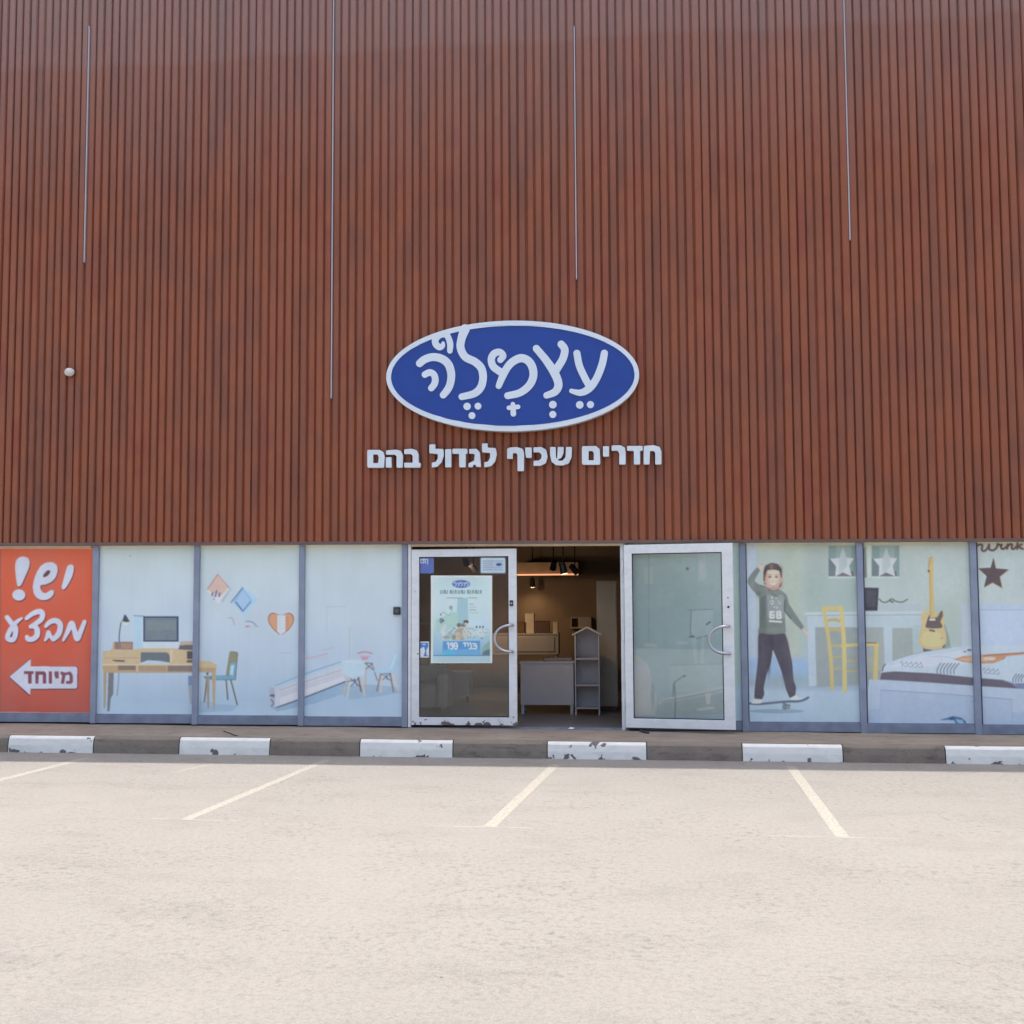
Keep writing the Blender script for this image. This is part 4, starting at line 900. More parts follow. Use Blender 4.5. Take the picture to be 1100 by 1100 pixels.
# the right-hand leaf is folded right back in front of the next bay
O2 = P(671.5, 690, -.085); E2 = P(788.8, 690, -.27); d2 = (E2-O2); d2.z = 0; L2 = d2.length; d2.normalize()
n2 = Vector((-d2.y, d2.x, 0))
zt2 = PP(730, 584.4, O2, n2).z; zb2 = PP(730, 782.6, O2, n2).z; px2 = L2/(788.8-671.5)
dr, qr, nr = leaf('door', Vector((O2.x, O2.y, 0)), d2, L2, zb2, zt2, 1, (8.6*px2, 11.6*px2, 9.6*px2, 10*px2), 'open white door leaf folded back over a window', M_WHITE)
handle(dr, qr, L2-5*px2, L2-26.5*px2, PP(784, 672.6, O2, n2).z, PP(784, 702, O2, n2).z, 1)
m = MB(); z = PP(783, 652, O2, n2).z; m.tube([qr(L2-5.5*px2, z, .026), qr(L2-5.5*px2, z, .018)], .014, 14); m.build('lock', M_BLACK, dr)
m = MB(); z = PP(783, 642, O2, n2).z; m.tube([qr(L2-5.7*px2, z, .0255), qr(L2-5.7*px2, z, .018)], .008, 10); m.build('keyhole', M_DARK, dr)
for z in (zb2+.25, zb2+1.1, zt2-.25):
    m = MB(); m.tube([(O2.x-.022, -.075, z-.06), (O2.x-.022, -.075, z+.06)], .014, 12); m.build('hinge', M_WHITE, dr)
# threshold
th = MB(); a, b = P(555, 779, -.03), P(669, 779, -.03); th.box(P(441, 779).x, b.x, -.03, .10, base_z(-.5)-.02, base_z(-.5)+.006); th.build('threshold', M_RAIL, bld)

# ------------------------------------------------------------------ inside the shop
FZ = base_z(-.5); CZ = 2.78; IX0, IX1, IY = -4.6, 3.2, 6.6
fl = MB(); fl.box(IX0, IX1, .10, IY, FZ-.05, FZ); fl.build('floor', plain('shop floor tiles', (.20, .185, .18), .35, 0, .2, 1.5), bld)
iw = MB(); iw.box(IX0, IX1, IY, IY+.1, FZ, CZ+.3); iw.box(IX0-.1, IX0, .10, IY, FZ, CZ+.3); iw.box(IX1, IX1+.1, .10, IY, FZ, CZ+.3)
iw.build('inner_wall', plain('tan shop wall', (.36, .27, .19), .7, 0, .15, 1.2), bld)
ce = MB(); ce.box(IX0, IX1, .10, IY, CZ+.3, CZ+.4)
for k in range(5): ce.box(IX0, IX1, 1.0+k*1.2, 1.08+k*1.2, CZ+.12, CZ+.3)
ce.build('ceiling', plain('dark shop ceiling', (.06, .05, .046), .8), bld)
so = MB(); a, b = P(540, 610, 5.4), P(621, 610, 5.4); so.box(P(549, 610, 5.4).x, b.x, 5.4, IY, P(600, 615.4, 5.4).z, P(600, 604, 5.4).z)
so.build('soffit', plain('warm soffit', (.42, .30, .2), .7), bld)
lg = MB(); z0 = P(600, 617.2, 5.38).z; lg.box(P(549, 610, 5.4).x, b.x, 5.36, 5.43, z0-.012, z0+.016)
lg.build('cove_light', glow('warm cove light', (1, .46, .25), .34), bld)

M_GREYW = plain('grey lacquer', (.58, .555, .54), .45, 0, .06, 3); M_CREAM = plain('cream lacquer', (.78, .68, .52), .5, 0, .06, 3); M_WOOD = plain('brown wood', (.22, .12, .06), .5, 0, .25, 9)
M_OFFW = plain('off white lacquer', (.55, .52, .48), .5, 0, .06, 3)
# low grey cabinet just inside the doorway
YB = 1.75; a, b = P(559, 711, YB), P(616.5, 757.5, YB)
t = thing('cabinet', (a.x, YB, FZ), 'low wide grey cabinet just inside the doorway, left of the house shelf', 'cabinet')
m = MB(); m.box(a.x, b.x, YB, YB+.42, b.z, a.z-.02); m.build('body', M_GREYW, t, .004)
m = MB(); m.box(a.x-.015, b.x+.015, YB-.015, YB+.435, a.z-.02, a.z+.006); m.build('top', M_GREYW, t, .004)
for sx in (a.x+.01, b.x-.05):
    for sy in (YB+.01, YB+.37): m = MB(); m.box(sx, sx+.04, sy, sy+.04, FZ, b.z); m.build('leg', M_GREYW, t)
m = MB(); m.box(P(611, 700, YB).x-.35, b.x-.02, YB+.05, YB+.36, a.z+.006, a.z+.05); tag(m.build('folded_cloth', plain('grey cloth', (.30, .27, .26), .9, 0, .2, 8), None, .012), 'flat folded grey cloth lying on the low grey cabinet', 'cloth')
# house-shaped shelf
YH = 1.62; a, b = P(617, 681, YH), P(644.6, 761, YH); pk = P(630.5, 673, YH); w = .018; dp = .26
t = thing('house_shelf', (pk.x, YH, FZ), 'narrow grey house shaped shelf with gabled top and three open compartments', 'shelf')
for sx in (a.x, b.x-w): m = MB(); m.box(sx, sx+w, YH, YH+dp, b.z, a.z); m.build('side_panel', M_GREYW, t, .002)
for k, v in enumerate((761, 736.5, 708)):
    z = P(630, v, YH).z; m = MB(); m.box(a.x+w, b.x-w, YH, YH+dp, z-.009, z+.009); m.build('shelf', M_GREYW, t, .002)
m = MB(); m.add([(a.x+w, YH+dp-.01, b.z), (b.x-w, YH+dp-.01, b.z), (b.x-w, YH+dp-.01, a.z), (pk.x, YH+dp-.01, pk.z-.02), (a.x+w, YH+dp-.01, a.z)], [(0, 1, 2, 3, 4)]); m.build('back_panel', plain('dark grey lacquer', (.48, .455, .45), .5), t)
for ex in (a.x-.03, b.x+.03):
    m = MB(); zz = a.z-.025
    m.hexa([(ex, YH-.01, zz), (pk.x, YH-.01, pk.z-.022), (pk.x, YH+dp+.01, pk.z-.022), (ex, YH+dp+.01, zz), (ex, YH-.01, zz+.024), (pk.x, YH-.01, pk.z), (pk.x, YH+dp+.01, pk.z), (ex, YH+dp+.01, zz+.024)]); m.build('roof', M_GREYW, t)
for sx in (a.x, b.x-.022):
    for sy in (YH, YH+dp-.022): m = MB(); m.box(sx, sx+.022, sy, sy+.022, FZ, b.z-.009); m.build('leg', M_GREYW, t)
# tall cream cabinet
YT = 2.35; a, b = P(640.5, 624, YT), P(664, 760, YT)
t = thing('wardrobe', (a.x, YT, FZ), 'tall narrow cream wardrobe standing behind the small house shelf', 'wardrobe')
m = MB(); m.box(a.x, b.x, YT, YT+.55, FZ+.05, a.z); m.build('body', M_CREAM, t, .004)
m = MB(); m.box(a.x+.01, b.x-.01, YT-.018, YT-.002, FZ+.07, a.z-.02); m.build('door', M_CREAM, t, .003)
m = MB(); m.box(a.x+.02, b.x-.02, YT+.03, YT+.5, FZ, FZ+.05); m.build('plinth', M_WOOD, t)
# dresser at the back
YR = 4.9; a, b = P(470, 681, YR), P(600, 703, YR)
t = thing('dresser', (b.x, YR, FZ), 'white dresser with one long drawer standing against the lit back wall', 'dresser')
m = MB(); m.box(a.x, b.x, YR, YR+.5, b.z, a.z-.02); m.build('body', M_OFFW, t, .004); m = MB(); m.box(a.x-.01, b.x+.01, YR-.012, YR+.51, a.z-.02, a.z+.004); m.build('top', M_OFFW, t, .003)
m = MB(); m.box(a.x+.04, b.x-.07, YR-.014, YR-.002, b.z+.05, a.z-.05); m.build('drawer', M_OFFW, t, .003)
for sx in (a.x+.03, b.x-.07):
    for sy in (YR+.02, YR+.43): m = MB(); m.box(sx, sx+.045, sy, sy+.045, FZ, b.z); m.build('leg', M_OFFW, t)
TZ = a.z+.004
def crate(u0, v0, u1, y, mat, name, label, cat, lid=False):
    a, b = P(u0, v0, y), P(u1, v0, y); t = thing(name, (a.x, y, TZ), label, cat)
    m = MB(); m.box(a.x, b.x, y, y+.2, TZ, a.z-.012); m.build('body', mat, t, .004); m = MB(); m.box(a.x-.006, b.x+.006, y-.006, y+.206, a.z-.012, a.z); m.build('lid', mat, t, .003)
crate(564, 659, 573.5, YR+.1, M_CREAM, 'storage_box', 'tall cream box standing on the white dresser', 'box')
crate(556, 668, 563.4, YR+.06, M_WOOD, 'storage_box', 'dark brown box at the left of the tall cream box on the dresser', 'box')
crate(575, 667, 590, YR+.1, plain('red brown wood', (.16, .09, .06), .5), 'storage_box', 'wide brown box on the dresser between the two cream boxes', 'box')
crate(594, 668, 599, YR+.05, M_CREAM, 'storage_box', 'slim cream box at the right end of the dresser', 'box')
# small cubby on the back wall
a, b = P(613, 663, 6.3), P(635, 675, 6.3)
t = thing('wall_shelf', (a.x, 6.3, a.z), 'white wall shelf with one wooden lined compartment behind the house shelf', 'shelf')
m = MB(); c1 = a.x+(b.x-a.x)*.36; m.box(c1, b.x, 6.3, 6.6, b.z+.02, a.z); m.box(a.x, a.x+.02, 6.3, 6.6, b.z+.02, a.z); m.box(a.x+.02, c1, 6.3, 6.6, a.z-.02, a.z); m.build('body', M_OFFW, t)
m = MB(); m.box(a.x-.01, b.x+.01, 6.28, 6.6, b.z, b.z+.02); m.build('ledge', M_CREAM, t); m = MB(); m.box(a.x+.02, c1, 6.5, 6.58, b.z+.02, a.z-.02); m.build('lining', M_WOOD, t)
# white furniture seen through the door glass
YK = 1.5; a, b = P(452, 668, 2.4), P(463.5, 671, 2.4)
t = thing('rail_shelf', (b.x, 2.4, a.z), 'white shelf board seen through the door glass left of the poster', 'shelf'); m = MB(); m.box(a.x-.8, b.x, 2.4, 2.7, b.z, a.z); m.build('board', M_OFFW, t)
m = MB(); m.box(b.x-.04, b.x-.01, 2.44, 2.66, FZ, b.z); m.build('leg', M_OFFW, t); m = MB(); m.box(a.x-.7, a.x-.67, 2.44, 2.66, FZ, b.z); m.build('leg', M_OFFW, t)
a, b = P(456, 716, 1.9), P(478, 757, 1.9)
t = thing('armchair', (b.x, 1.9, FZ), 'pale rounded armchair seen through the lower glass of the closed door', 'armchair')
M_CHR = plain('pale upholstery', (.5, .47, .42), .9, 0, .1, 5)
m = MB(); m.box(a.x-.35, b.x-.05, 1.9, 2.6, FZ+.06, FZ+.40); m.build('seat', M_CHR, t, .05); m = MB(); m.box(a.x-.35, b.x-.05, 2.42, 2.62, FZ+.38, a.z); m.build('backrest', M_CHR, t, .06)
for x0, x1 in ((b.x-.12, b.x+.05), (a.x-.45, a.x-.28)): m = MB(); m.box(x0, x1, 1.85, 2.55, FZ+.06, FZ+.55); m.build('armrest', M_CHR, t, .05)
for x in (a.x-.3, b.x-.1):
    for y in (1.95, 2.5): m = MB(); m.box(x, x+.04, y, y+.04, FZ, FZ+.07); m.build('leg', M_WOOD, t)
a, b = P(482, 722, 3.4), P(504, 745, 3.4)
t = thing('bedside_table', (a.x, 3.4, FZ), 'small grey bedside table seen through the door glass below the poster', 'table'); m = MB(); m.box(a.x, b.x, 3.4, 3.8, FZ+.1, a.z-.03); m.build('body', M_GREYW, t, .004); m = MB(); m.box(a.x-.02, b.x+.02, 3.38, 3.82, a.z-.03, a.z); m.build('top', M_GREYW, t, .004)
for x in (a.x+.01, b.x-.05):
    m = MB(); m.box(x, x+.04, 3.42, 3.46, FZ, FZ+.1); m.build('leg', M_WOOD, t)

# spotlights on the ceiling
M_LAMPON = glow('lit lamp face', (1, .6, .3), 4.0); M_LAMPOFF = plain('unlit lamp face', (.05, .05, .05), .3)
def spot(u, v, y, lit, aim, label, power=0):
    p = P(u, v, y); t = thing('spotlight', (p.x, y, CZ+.12), label, 'spotlight', 'spotlights under the shop ceiling'); d = Vector(aim).normalized()
    m = MB(); m.tube([p-d*.10, p+d*.06], [.042, .052], 14); m.build('lamp_head', M_BLACK, t, smooth=False)
    m = MB(); m.tube([(p.x, y, p.z+.04), (p.x, y, CZ+.3)], .009, 8); m.build('stem', M_BLACK, t)
    m = MB(); q = p+d*.062; m.tube([q, q+d*.003], .042, 14); m.build('lamp_face', M_LAMPON if lit else M_LAMPOFF, t)
    if power:
        ld = bpy.data.lights.new('spotlight_glow', 'SPOT'); ld.energy = power; ld.color = (1, .66, .38); ld.spot_size = R(140); ld.spot_blend = .9; ld.shadow_soft_size = .05
        lo = bpy.data.objects.new('spotlight_glow', ld); COL.objects.link(lo); lo.parent = t
        lo.location = q+d*.02-t.location; lo.rotation_euler = (-d).to_track_quat('Z', 'Y').to_euler()
spot(594.5, 608, 3.2, False, (-.2, .7, -.8), 'left unlit black spotlight of the three hanging in the doorway')
spot(605, 611.5, 1.15, True, (.2, .10, -.9), 'lit black spotlight glowing in the middle of the doorway', 5)
spot(617.5, 612.5, 3.3, False, (.6, .3, -.7), 'right unlit black spotlight of the three hanging in the doorway')
spot(500.5, 603.5, 3.6, True, (.1, .75, -.7), 'lit black spotlight seen through the top of the door glass, upper of two', 11)
spot(508.5, 610.5, 3.9, True, (.35, .75, -.5), 'lit black spotlight seen through the top of the door glass, lower of two', 11)
spot(572, 627, 6.2, True, (.0, .25, -.95), 'lit spotlight close to the back wall above the dresser', 2.4)

# ------------------------------------------------------------------ the oval sign
YS0, YS1 = YC-.03, YC-.15
cs = P(550.8, 404, YS1)
sg = thing('oval_sign', (cs.x, YS0, cs.z), 'large oval blue sign with white rim and curly white Hebrew name on the brown slats', 'sign')
fr_ = lambda y: (lambda u, v: P(u, v, YS1)+Vector((0, y-YS1, 0)))
TI = -.012
out_e = ell(550.8, 404, 135.8, 59.4, 96, TI); in_e = ell(550.9, 403.9, 130.8, 53.8, 96, TI)
m = MB(); solid(m, [out_e, in_e], fr_(YS1-.012), fr_(YS1+.02)); m.build('rim', M_SIGNW, sg, .003)
m = MB(); solid(m, [ell(550.8, 404, 135.2, 58.9, 96, TI)], fr_(YS1+.021), fr_(YS0)); m.build('case', plain('grey sign case', D(140, 142, 154), .5), sg)
m = MB(); solid(m, [ell(550.9, 403.9, 131.2, 54.2, 96, TI)], fr_(YS1), fr_(YS1+.018)); m.build('face', M_SIGNB, sg)
ZS = zoom(410, 340, 7.857); ZT = zoom(550, 340, 7.857)
def raised(strokes, Zf, name='letter'):
    q = [smooth_line(l, 6) if len(l) > 2 else l for l in strokes]
    loops = [Zf(l) for l in contour(q, 4)]
    m = MB(); solid(m, loops, fr_(YS1-.014), fr_(YS1-.001)); m.build(name, M_SIGNW, sg)
raised([rad([(322, 398, 31), (362, 365, 32), (430, 344, 33), (505, 357, 34), (562, 402, 34), (588, 480, 33), (583, 555, 32), (562, 612, 31), (521, 664, 29)], 32)], ZS)
raised([rad([(366, 492, 27), (406, 474, 28), (440, 490, 28), (454, 530, 28), (446, 572, 28), (420, 606, 27)], 27)], ZS, 'letter_stroke')
raised([[(462, 178, 30), (452, 208, 28), (462, 240, 28), (490, 261, 26), (514, 250, 22), (520, 226, 14)], [(462, 178, 30), (500, 160, 22), (545, 155, 26), (570, 195, 26), (580, 240, 26), (577, 292, 23)]], ZS, 'crown_mark')
raised([rad([(704, 108, 40), (676, 186, 34), (667, 265, 33), (706, 342, 33), (788, 384, 33), (842, 438, 33), (857, 518, 32), (838, 598, 32), (782, 652, 31), (678, 679, 28)], 32)], ZS)
raised([[(1002, 368, 26), (1028, 334, 26), (1000, 303, 28), (952, 314, 30), (926, 360, 30), (940, 420, 31), (985, 458, 31), (1015, 475, 32)], [(988, 588, 25), (1020, 510, 30), (1062, 430, 32), (1112, 380, 33), (1178, 353, 34), (1240, 378, 34), (1276, 440, 34), (1278, 518, 33), (1240, 590, 32), (1165, 646, 31), (1064, 670, 29)]], ZS)
raised([[(206, 272, 30), (280, 360, 32), (348, 458, 36), (386, 540, 35), (390, 595, 34), (360, 640, 31), (292, 667, 27)], [(416, 236, 31), (446, 282, 32), (430, 358, 32), (390, 425, 33), (358, 475, 34)]], ZT)
raised([[(548, 313, 30), (570, 420, 30), (618, 525, 30), (655, 590, 30)], [(780, 312, 30), (760, 408, 31), (712, 528, 31), (652, 608, 32), (580, 645, 27), (502, 630, 19)]], ZT)
for Zf, L in ((ZS, ((722, 760, 31), (814, 758, 29), (763, 838, 29))), (ZT, ((345, 745, 32), (345, 828, 30), (572, 747, 32), (662, 745, 30)))):
    for c in L: raised([[c]], Zf, 'vowel_dot')
raised([[(-26, 772, 19), (52, 764, 19)], [(8, 742, 19), (12, 822, 24)]], ZT, 'vowel_mark')

# ------------------------------------------------------------------ the line of letters under it
YT0, YT1 = YC-.012, YC-.07
Z3 = zoom(390, 470, 6.667); Z4 = zoom(540, 465, 6.286)
tl = thing('sign_lettering', (cs.x, YT0, P(550, 500, YT1).z), 'row of white block Hebrew letters fixed to the brown slats below the oval sign', 'sign')
ft = lambda y: (lambda u, v: P(u, v, YT1)+Vector((0, y-YT1, 0)))
def block(loops, Zf):
    m = MB(); solid(m, [rounded(Zf(l), 2, .10) for l in loops], ft(YT1), ft(YT0), 0, 1); m.build('letter', [M_LETTER, M_LSIDE], tl)
for L in ([[(30, 88), (118, 88), (146, 104), (155, 140), (150, 216), (30, 216)], [(72, 121), (104, 121), (112, 140), (108, 183), (72, 183)]],
          [[(295, 84), (350, 80), (385, 92), (397, 120), (397, 180), (412, 182), (410, 215), (295, 215), (295, 180), (355, 180), (355, 130), (340, 117), (295, 118)]],
          [[(475, 50), (517, 48), (517, 80), (575, 82), (578, 130), (562, 178), (532, 208), (492, 215), (492, 180), (520, 174), (535, 150), (535, 118), (475, 112)]],
          [[(588, 84), (632, 82), (632, 213), (588, 213)]],
          [[(640, 80), (747, 80), (747, 115), (735, 116), (735, 213), (688, 213), (688, 116), (640, 116)]],
          [[(760, 82), (812, 80), (836, 105), (845, 210), (812, 210), (806, 195), (790, 195), (785, 212), (755, 212), (755, 185), (775, 175), (795, 166), (800, 125), (790, 115), (760, 115)]],
          [[(852, 42), (893, 42), (893, 72), (950, 75), (958, 120), (945, 172), (915, 206), (868, 213), (868, 178), (895, 171), (910, 145), (910, 110), (852, 105)]]): block(L, Z3)
m = MB()
for l in ([(165, 92), (238, 86), (270, 95), (285, 125), (283, 215), (240, 215), (240, 135), (228, 122), (165, 122)], [(163, 142), (203, 140), (205, 215), (163, 215)]): solid(m, [rounded(Z3(l), 2, .1)], ft(YT1), ft(YT0), 0, 1)
m.build('letter', [M_LETTER, M_LSIDE], tl)
for L in ([[(30, 108), (50, 98), (95, 95), (135, 108), (145, 140), (143, 258), (100, 258), (100, 150), (90, 135), (68, 138), (68, 175), (30, 175)]],
          [[(152, 98), (196, 98), (196, 168), (158, 168), (152, 130)]],
          [[(208, 98), (260, 95), (293, 113), (303, 160), (292, 203), (255, 222), (208, 222), (208, 188), (245, 187), (262, 170), (262, 145), (245, 130), (208, 132)]],
          [[(320, 95), (358, 95), (360, 168), (368, 172), (372, 95), (412, 95), (410, 138), (396, 168), (372, 180), (378, 188), (404, 187), (424, 165), (428, 95), (467, 95), (465, 165), (445, 206), (405, 220), (360, 218), (330, 195), (320, 150)]],
          [[(535, 90), (630, 88), (655, 110), (660, 215), (535, 215)], [(580, 122), (606, 122), (615, 135), (615, 185), (580, 185)]],
          [[(677, 90), (718, 90), (718, 160), (677, 160)]],
          [[(735, 85), (795, 83), (825, 100), (830, 130), (830, 213), (787, 213), (787, 135), (775, 120), (735, 120)]],
          [[(840, 88), (945, 88), (945, 120), (928, 121), (928, 213), (886, 213), (886, 121), (840, 120)]],
          [[(952, 88), (1020, 83), (1060, 95), (1072, 125), (1072, 213), (1030, 213), (1030, 135), (1020, 122), (995, 122), (992, 213), (952, 213)]]): block(L, Z4)

# ------------------------------------------------------------------ light strips in the grooves, and the little dome
M_STRIP = plain('pale diffuser', (.44, .41, .43), .4, 0, .05, 3)
def strip(u0, v0, u1, v1, label, toTop=False):
    a, b = P(u0, v0, YC-.008), P(u1, v1, YC-.008); z1 = H-.25 if toTop else a.z
    k = round((((a.x+b.x)/2)-SLAT_X0-.091)/PITCH_S); xm = k*PITCH_S+SLAT_X0+.091
    t = thing('light_strip', (xm, YC, b.z), label, 'light strip', 'thin light strips between the slats')
    m = MB(); m.box(xm-.0075, xm+.0075, YC-.010, YC+.022, b.z+.012, z1-.012); m.build('diffuser', M_STRIP, t)
    m = MB()
    m.box(xm-.009, xm+.009, YC-.012, YC+.022, b.z, b.z+.012); m.build('end_cap', M_ALU, t); m = MB(); m.box(xm-.009, xm+.009, YC-.012, YC+.022, z1-.012, z1); m.build('end_cap', M_ALU, t)
strip(92, 28, 89, 282, 'short pale light strip between the slats above the orange window, leftmost of four')
strip(356, 0, 359, 428, 'longest pale light strip, running out of the top down to left of the oval sign', True)
strip(618, 28, 621, 300, 'short pale light strip ending above the right half of the oval sign')
strip(904, 0, 910, 258, 'pale light strip running out of the top on the right side, rightmost of four', True)
c = P(75, 400, YC-.03)
t = thing('wall_sensor', (c.x, YC, c.z), 'small round off white dome fixed to the slats at the left', 'sensor')
m = MB(); m.tube([(c.x, YC-.001, c.z), (c.x, YC-.03, c.z)], .058, 20); m.build('base', plain('dark base', (.07, .055, .06), .5), t)
bm = bmesh.new(); bmesh.ops.create_uvsphere(bm, u_segments=24, v_segments=14, radius=.062)
for v in bm.verts:
    v.co = Vector((v.co.x*1.05, v.co.y*.8, v.co.z*.9)); v.co += Vector((c.x+.006, YC-.05, c.z-.002))
for f in bm.faces: f.smooth = True
me = bpy.data.meshes.new('dome'); bm.to_mesh(me); bm.free(); link('dome', me, t, [plain('off white dome', (.66, .62, .56), .5, 0, .2, 30)])

# ------------------------------------------------------------------ paper and plastic on the doors and windows
YG = YD-.0225-.006
def sheet(name, label, cat, u0, v0, u1, v1, art):
    s = Art(u0, u1, v0, v1, YD-.007, .3); art(s); o = s.build(name, None, .35); return tag(o, label, cat)
ZP = zoom(455, 590, 8.46)
def art_poster(s):
    f, l = s.fill, s.line
    f((186, 196, 196), ZP([(66, 238), (622, 238), (626, 1036), (66, 1036)]))
    s.wash([590+v/8.46 for v in (258, 480, 700, 860, 968)], 455+90/8.46, 455+602/8.46, [(158, 184, 196), (172, 196, 206), (160, 188, 200), (134, 172, 200), (112, 156, 192)])
    f((134, 170, 186), ZP([(308, 440), (402, 440), (406, 650), (300, 700)])); f((146, 180, 180), ZP([(110, 640), (310, 560), (320, 700), (120, 760)])); f((168, 194, 214), ZP([(406, 640), (596, 610), (596, 720), (406, 700)]))
    f((62, 84, 156), ZP(ell(341, 316, 82, 36, 30)))
    for k in range(5): l((176, 190, 214), ZP([(282+27*k, 300+6*(k % 2)), (298+27*k, 312), (288+27*k, 336)] if k % 2 else [(286+27*k, 334), (300+27*k, 318), (286+27*k, 300), (276+27*k, 312)]), .45)
    x = 152
    for wd in (5, 4, 5, 4, 4):
        for k in range(wd):
            kind = (k+wd) % 3
            f((64, 78, 96), ZP(rect(x, 372, x+5, 404)))
            if kind: f((64, 78, 96), ZP(rect(x+5, 372 if kind == 1 else 398, x+13, 378 if kind == 1 else 404)))
            if kind == 1: f((64, 78, 96), ZP(rect(x+9, 378, x+13, 404)))
            x += 15.5
        x += 9
    l((104, 116, 128), ZP([(212, 442), (352, 444)]), .3, False); l((104, 116, 128), ZP([(410, 442), (486, 442)]), .3, False)
    for k in range(4): l((140, 154, 164), ZP([(420, 500+26*k), (452+28*(k % 2)+20*(k // 2), 500+26*k)]), .6 if k % 2 == 0 else .3, False)
    f((120, 134, 146), ZP(ell(248, 530, 16, 20, 12))); l((130, 144, 158), ZP([(262, 548), (230, 600), (180, 570), (156, 600)]), .35)
    random.seed(3)
    for (x, y, rx, ry, c) in ((176, 760, 22, 60, (176, 190, 198)), (160, 650, 16, 26, (96, 108, 120)), (178, 648, 8, 12, (52, 58, 66)), (156, 594, 5, 9, (60, 66, 76)), (196, 700, 14, 22, (178, 188, 194)), (340, 770, 62, 56, (146, 138, 124)), (310, 790, 30, 40, (166, 160, 150)), (385, 765, 34, 50, (168, 172, 174)), (322, 690, 20, 20, (92, 86, 84)), (362, 690, 24, 18, (110, 100, 92)), (386, 660, 24, 16, (54, 58, 64)), (384, 678, 14, 14, (176, 156, 144)), (240, 780, 24, 34, (150, 162, 168)), (275, 800, 20, 24, (128, 122, 116)), (450, 760, 40, 34, (170, 186, 194)), (530, 760, 46, 36, (176, 190, 198)), (210, 800, 30, 16, (138, 140, 138))): f(c, ZP(ell(x, y, rx, ry, 16)))
    for k in range(34): x, y = random.uniform(150, 585), random.uniform(715, 812); f((78, 88, 92), ZP(ell(x, y, random.uniform(2.5, 5), random.uniform(2.5, 7), 7)))
    for x in (482, 512, 540): f((60, 66, 76), ZP(ell(x, 706, 8, 10, 9)))
    f((82, 146, 196), ZP([(172, 836), (516, 830), (516, 968), (172, 968)])); f((70, 122, 184), ZP([(178, 840), (512, 836), (512, 904), (178, 910)])); f((66, 162, 204), ZP([(172, 940), (260, 900), (300, 968), (172, 968)])); f((112, 150, 148), ZP([(540, 880), (602, 830), (602, 968), (520, 968)])); f((70, 92, 108), ZP([(545, 930), (602, 905), (602, 968), (530, 968)]))
    W = (190, 200, 212)
    for L in ([(214, 858), (226, 852), (228, 900)], [(242, 858), (262, 852), (266, 872), (250, 876), (246, 864)], [(264, 872), (262, 904), (246, 904)], [(282, 852), (300, 852), (308, 878), (300, 904), (284, 904), (278, 878), (282, 852)], [(284, 878), (304, 878)], [(362, 856), (378, 852), (376, 880)], [(392, 854), (408, 856), (406, 880)], [(424, 850), (432, 870), (432, 902), (416, 904)], [(448, 858), (476, 862), (480, 900), (446, 902)], [(456, 876), (470, 880)]): l(W, ZP(L), .75)
    s.A = s.A*.86+np.array((172, 184, 192))*.14
    f((72, 116, 162), ZP(rect(92, 962, 600, 969))); f((150, 178, 194), ZP(rect(84, 972, 606, 1026)))
sheet('poster', 'large pale blue poster with an oval logo taped to the glass of the closed door', 'poster', 462.8, 618.2, 528.8, 712.4, art_poster)
ZN = zoom(430, 570, 4.4)
def art_blue(s):
    s.fill((74, 92, 156), ZN(rect(88, 124, 157, 202))); s.fill((80, 98, 164), ZN(rect(90, 160, 155, 200)))
    for L in ([(96, 136), (96, 152), (104, 153)], [(96, 136), (106, 138)], [(110, 134), (110, 154)], [(110, 134), (118, 136), (118, 154)], [(123, 135), (129, 136), (129, 158)]): s.line((186, 192, 210), ZN(L), .5, False)
sheet('sticker', 'square dark blue sticker with white lettering in the top left corner of the door glass', 'sticker', 450, 598.2, 465.7, 615.9, art_blue)
def art_notice(s):
    s.fill((58, 66, 82), ZN(rect(376, 124, 500, 204))); s.fill((158, 176, 194), ZN(rounded(rect(380, 128, 496, 200), 3, .06))); s.fill((146, 166, 188), ZN(rect(388, 138, 488, 194)))
    for k in range(5): s.line((116, 132, 156), ZN([(392, 144+10*k), (436, 144+10*k)]), .35, False); s.line((122, 138, 162), ZN([(440, 144+10*k), (484, 144+10*k)] if k in (0, 3, 4) else [(482, 144+10*k), (486, 144+10*k)]), .3, False)
    s.fill((56, 72, 130), ZN(ell(466, 160, 14, 7, 18)))
sheet('notice', 'pale blue notice with a small oval logo, top right on the door glass', 'notice', 515.5, 598.2, 543.6, 616.4, art_notice)
def art_small(s):
    s.fill((176, 184, 198), ZN(rect(89, 524, 136, 600))); s.fill((68, 104, 170), ZN(rect(92, 530, 132, 594))); s.fill((178, 188, 204), ZN([(92, 560), (112, 548), (118, 570), (110, 594), (92, 594)])); s.fill((170, 182, 202), ZN([(122, 566), (132, 548), (132, 590), (124, 590)])); s.line((180, 190, 206), ZN([(106, 538), (118, 538)]), .5, False)
sheet('sticker', 'small blue and white sticker left of the poster on the door glass', 'sticker', 450.2, 689.1, 460.9, 706.4, art_small)
c = P(426.2, 656.2, -.03)
t = thing('card_reader', (c.x, -.004, c.z), 'small square black access reader stuck on the pale window beside the door', 'reader')
m = MB(); m.box(c.x-.044, c.x+.044, -.036, -.012, c.z-.048, c.z+.048); m.build('case', M_BLACK, t, .006)
m = MB(); m.box(c.x-.026, c.x+.026, -.039, -.0365, c.z-.026, c.z+.024); m.build('keypad', plain('grey keypad', (.10, .105, .115), .4), t, .002)

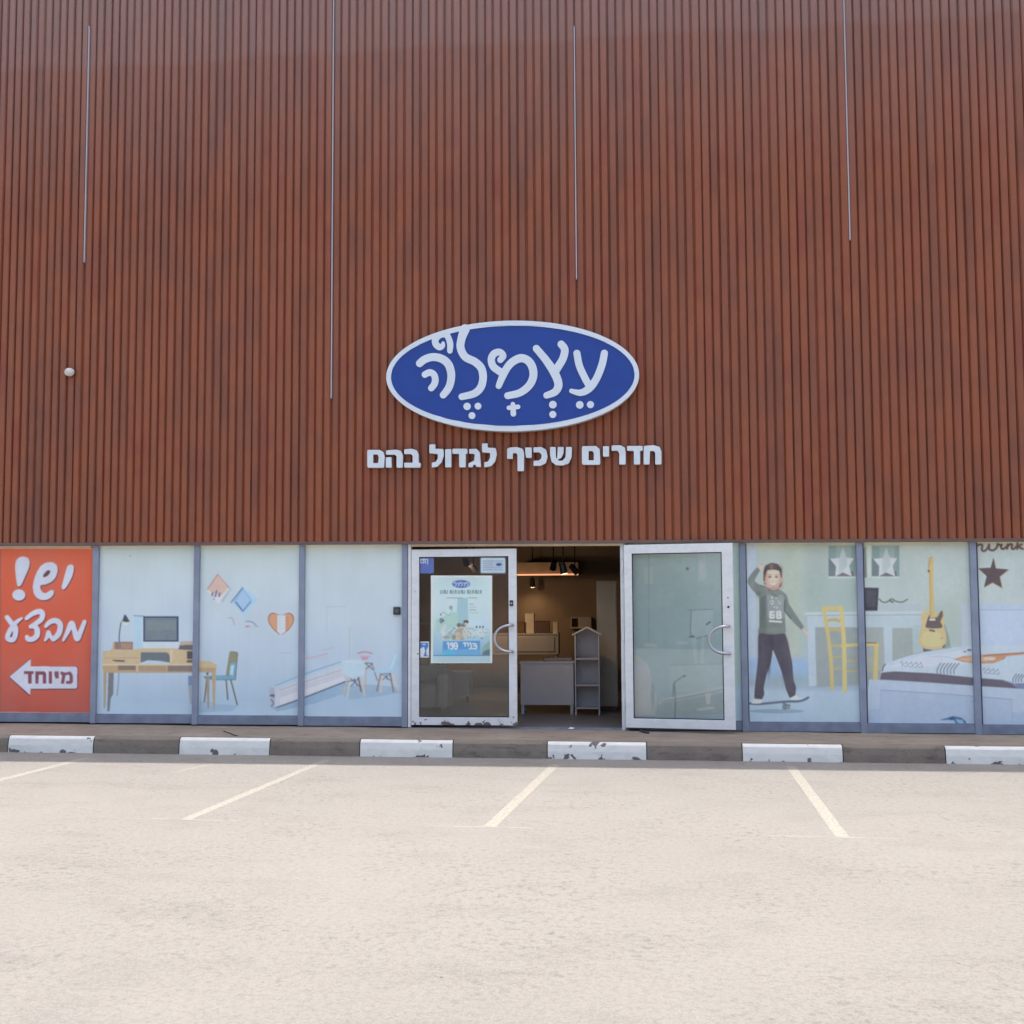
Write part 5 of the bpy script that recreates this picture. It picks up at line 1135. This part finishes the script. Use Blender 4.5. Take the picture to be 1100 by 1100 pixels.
# ------------------------------------------------------------------ bits lying about
def on_pave(u, v):
    p = G(u, v, base_z(0)); f = 0
    for _ in range(4):
        k = (p.y-kerb_y(p.x)-.165)/(.30-kerb_y(p.x)-.165); z = kerb_top(p.x)*(1-k)+base_z(p.x)*k; p = G(u, v, z)
    return p
m = MB(); pts = [on_pave(u, v)+Vector((0, 0, .010)) for u, v in ((673, 783.2), (678, 784.6), (685, 784.4), (690, 786.6), (697, 788.2))]
m.tube([tuple(q) for q in smooth_line([tuple(p) for p in pts], 5)], .011, 8); tag(m.build('cable', M_BLACK, None, smooth=True), 'short black cable lying on the pavement under the open door leaf', 'cable')
m = MB(); p = on_pave(613, 783.3); m.add([p+Vector((-.04, -.02, .006)), p+Vector((.03, -.03, .004)), p+Vector((.05, .02, .016)), p+Vector((-.02, .03, .012)), p+Vector((0, 0, .026))], [(0, 1, 4), (1, 2, 4), (2, 3, 4), (3, 0, 4), (0, 3, 2, 1)]); tag(m.build('paper_scrap', plain('white paper', (.75, .74, .72), .8), None), 'tiny crumpled white scrap of paper on the pavement before the open doorway', 'paper scrap')
def twig(uv, label):
    m = MB(); pts = [on_pave(u, v)+Vector((0, 0, .008)) for u, v in uv]; m.tube([tuple(p) for p in pts], [.006]*(len(pts)-1)+[.002], 6); tag(m.build('twig', plain('dry twig', (.05, .04, .035), .9), None), label, 'twig')
twig(((240, 786), (246, 788), (252, 790.5), (256, 791)), 'dark dry twig lying on the pavement behind the second white kerb stone')

# ------------------------------------------------------------------ unseen building added across the car park to darken the door glass reflection
ob = thing('unseen_building', (0, -30, 0), 'plain dull unseen building added across the car park as a dark reflection', 'unseen_building')
m = MB(); m.box(-45, 45, -40, -30, 0, 6.5); m.build('wall', plain('dull render', (.10, .092, .084), .8, 0, .3, .4), ob)
m = MB(); m.box(-45.3, 45.3, -40.3, -29.7, 6.5, 6.8); m.build('roof', plain('grey roofing', (.2, .2, .2), .8), ob)
for k in range(8):
    m = MB(); x = -38+k*10; m.box(x, x+4, -29.99, -29.9, .3, 4); m.build('shutter', plain('grey shutter', (.09, .095, .1), .5, 0, .2, 2), ob)
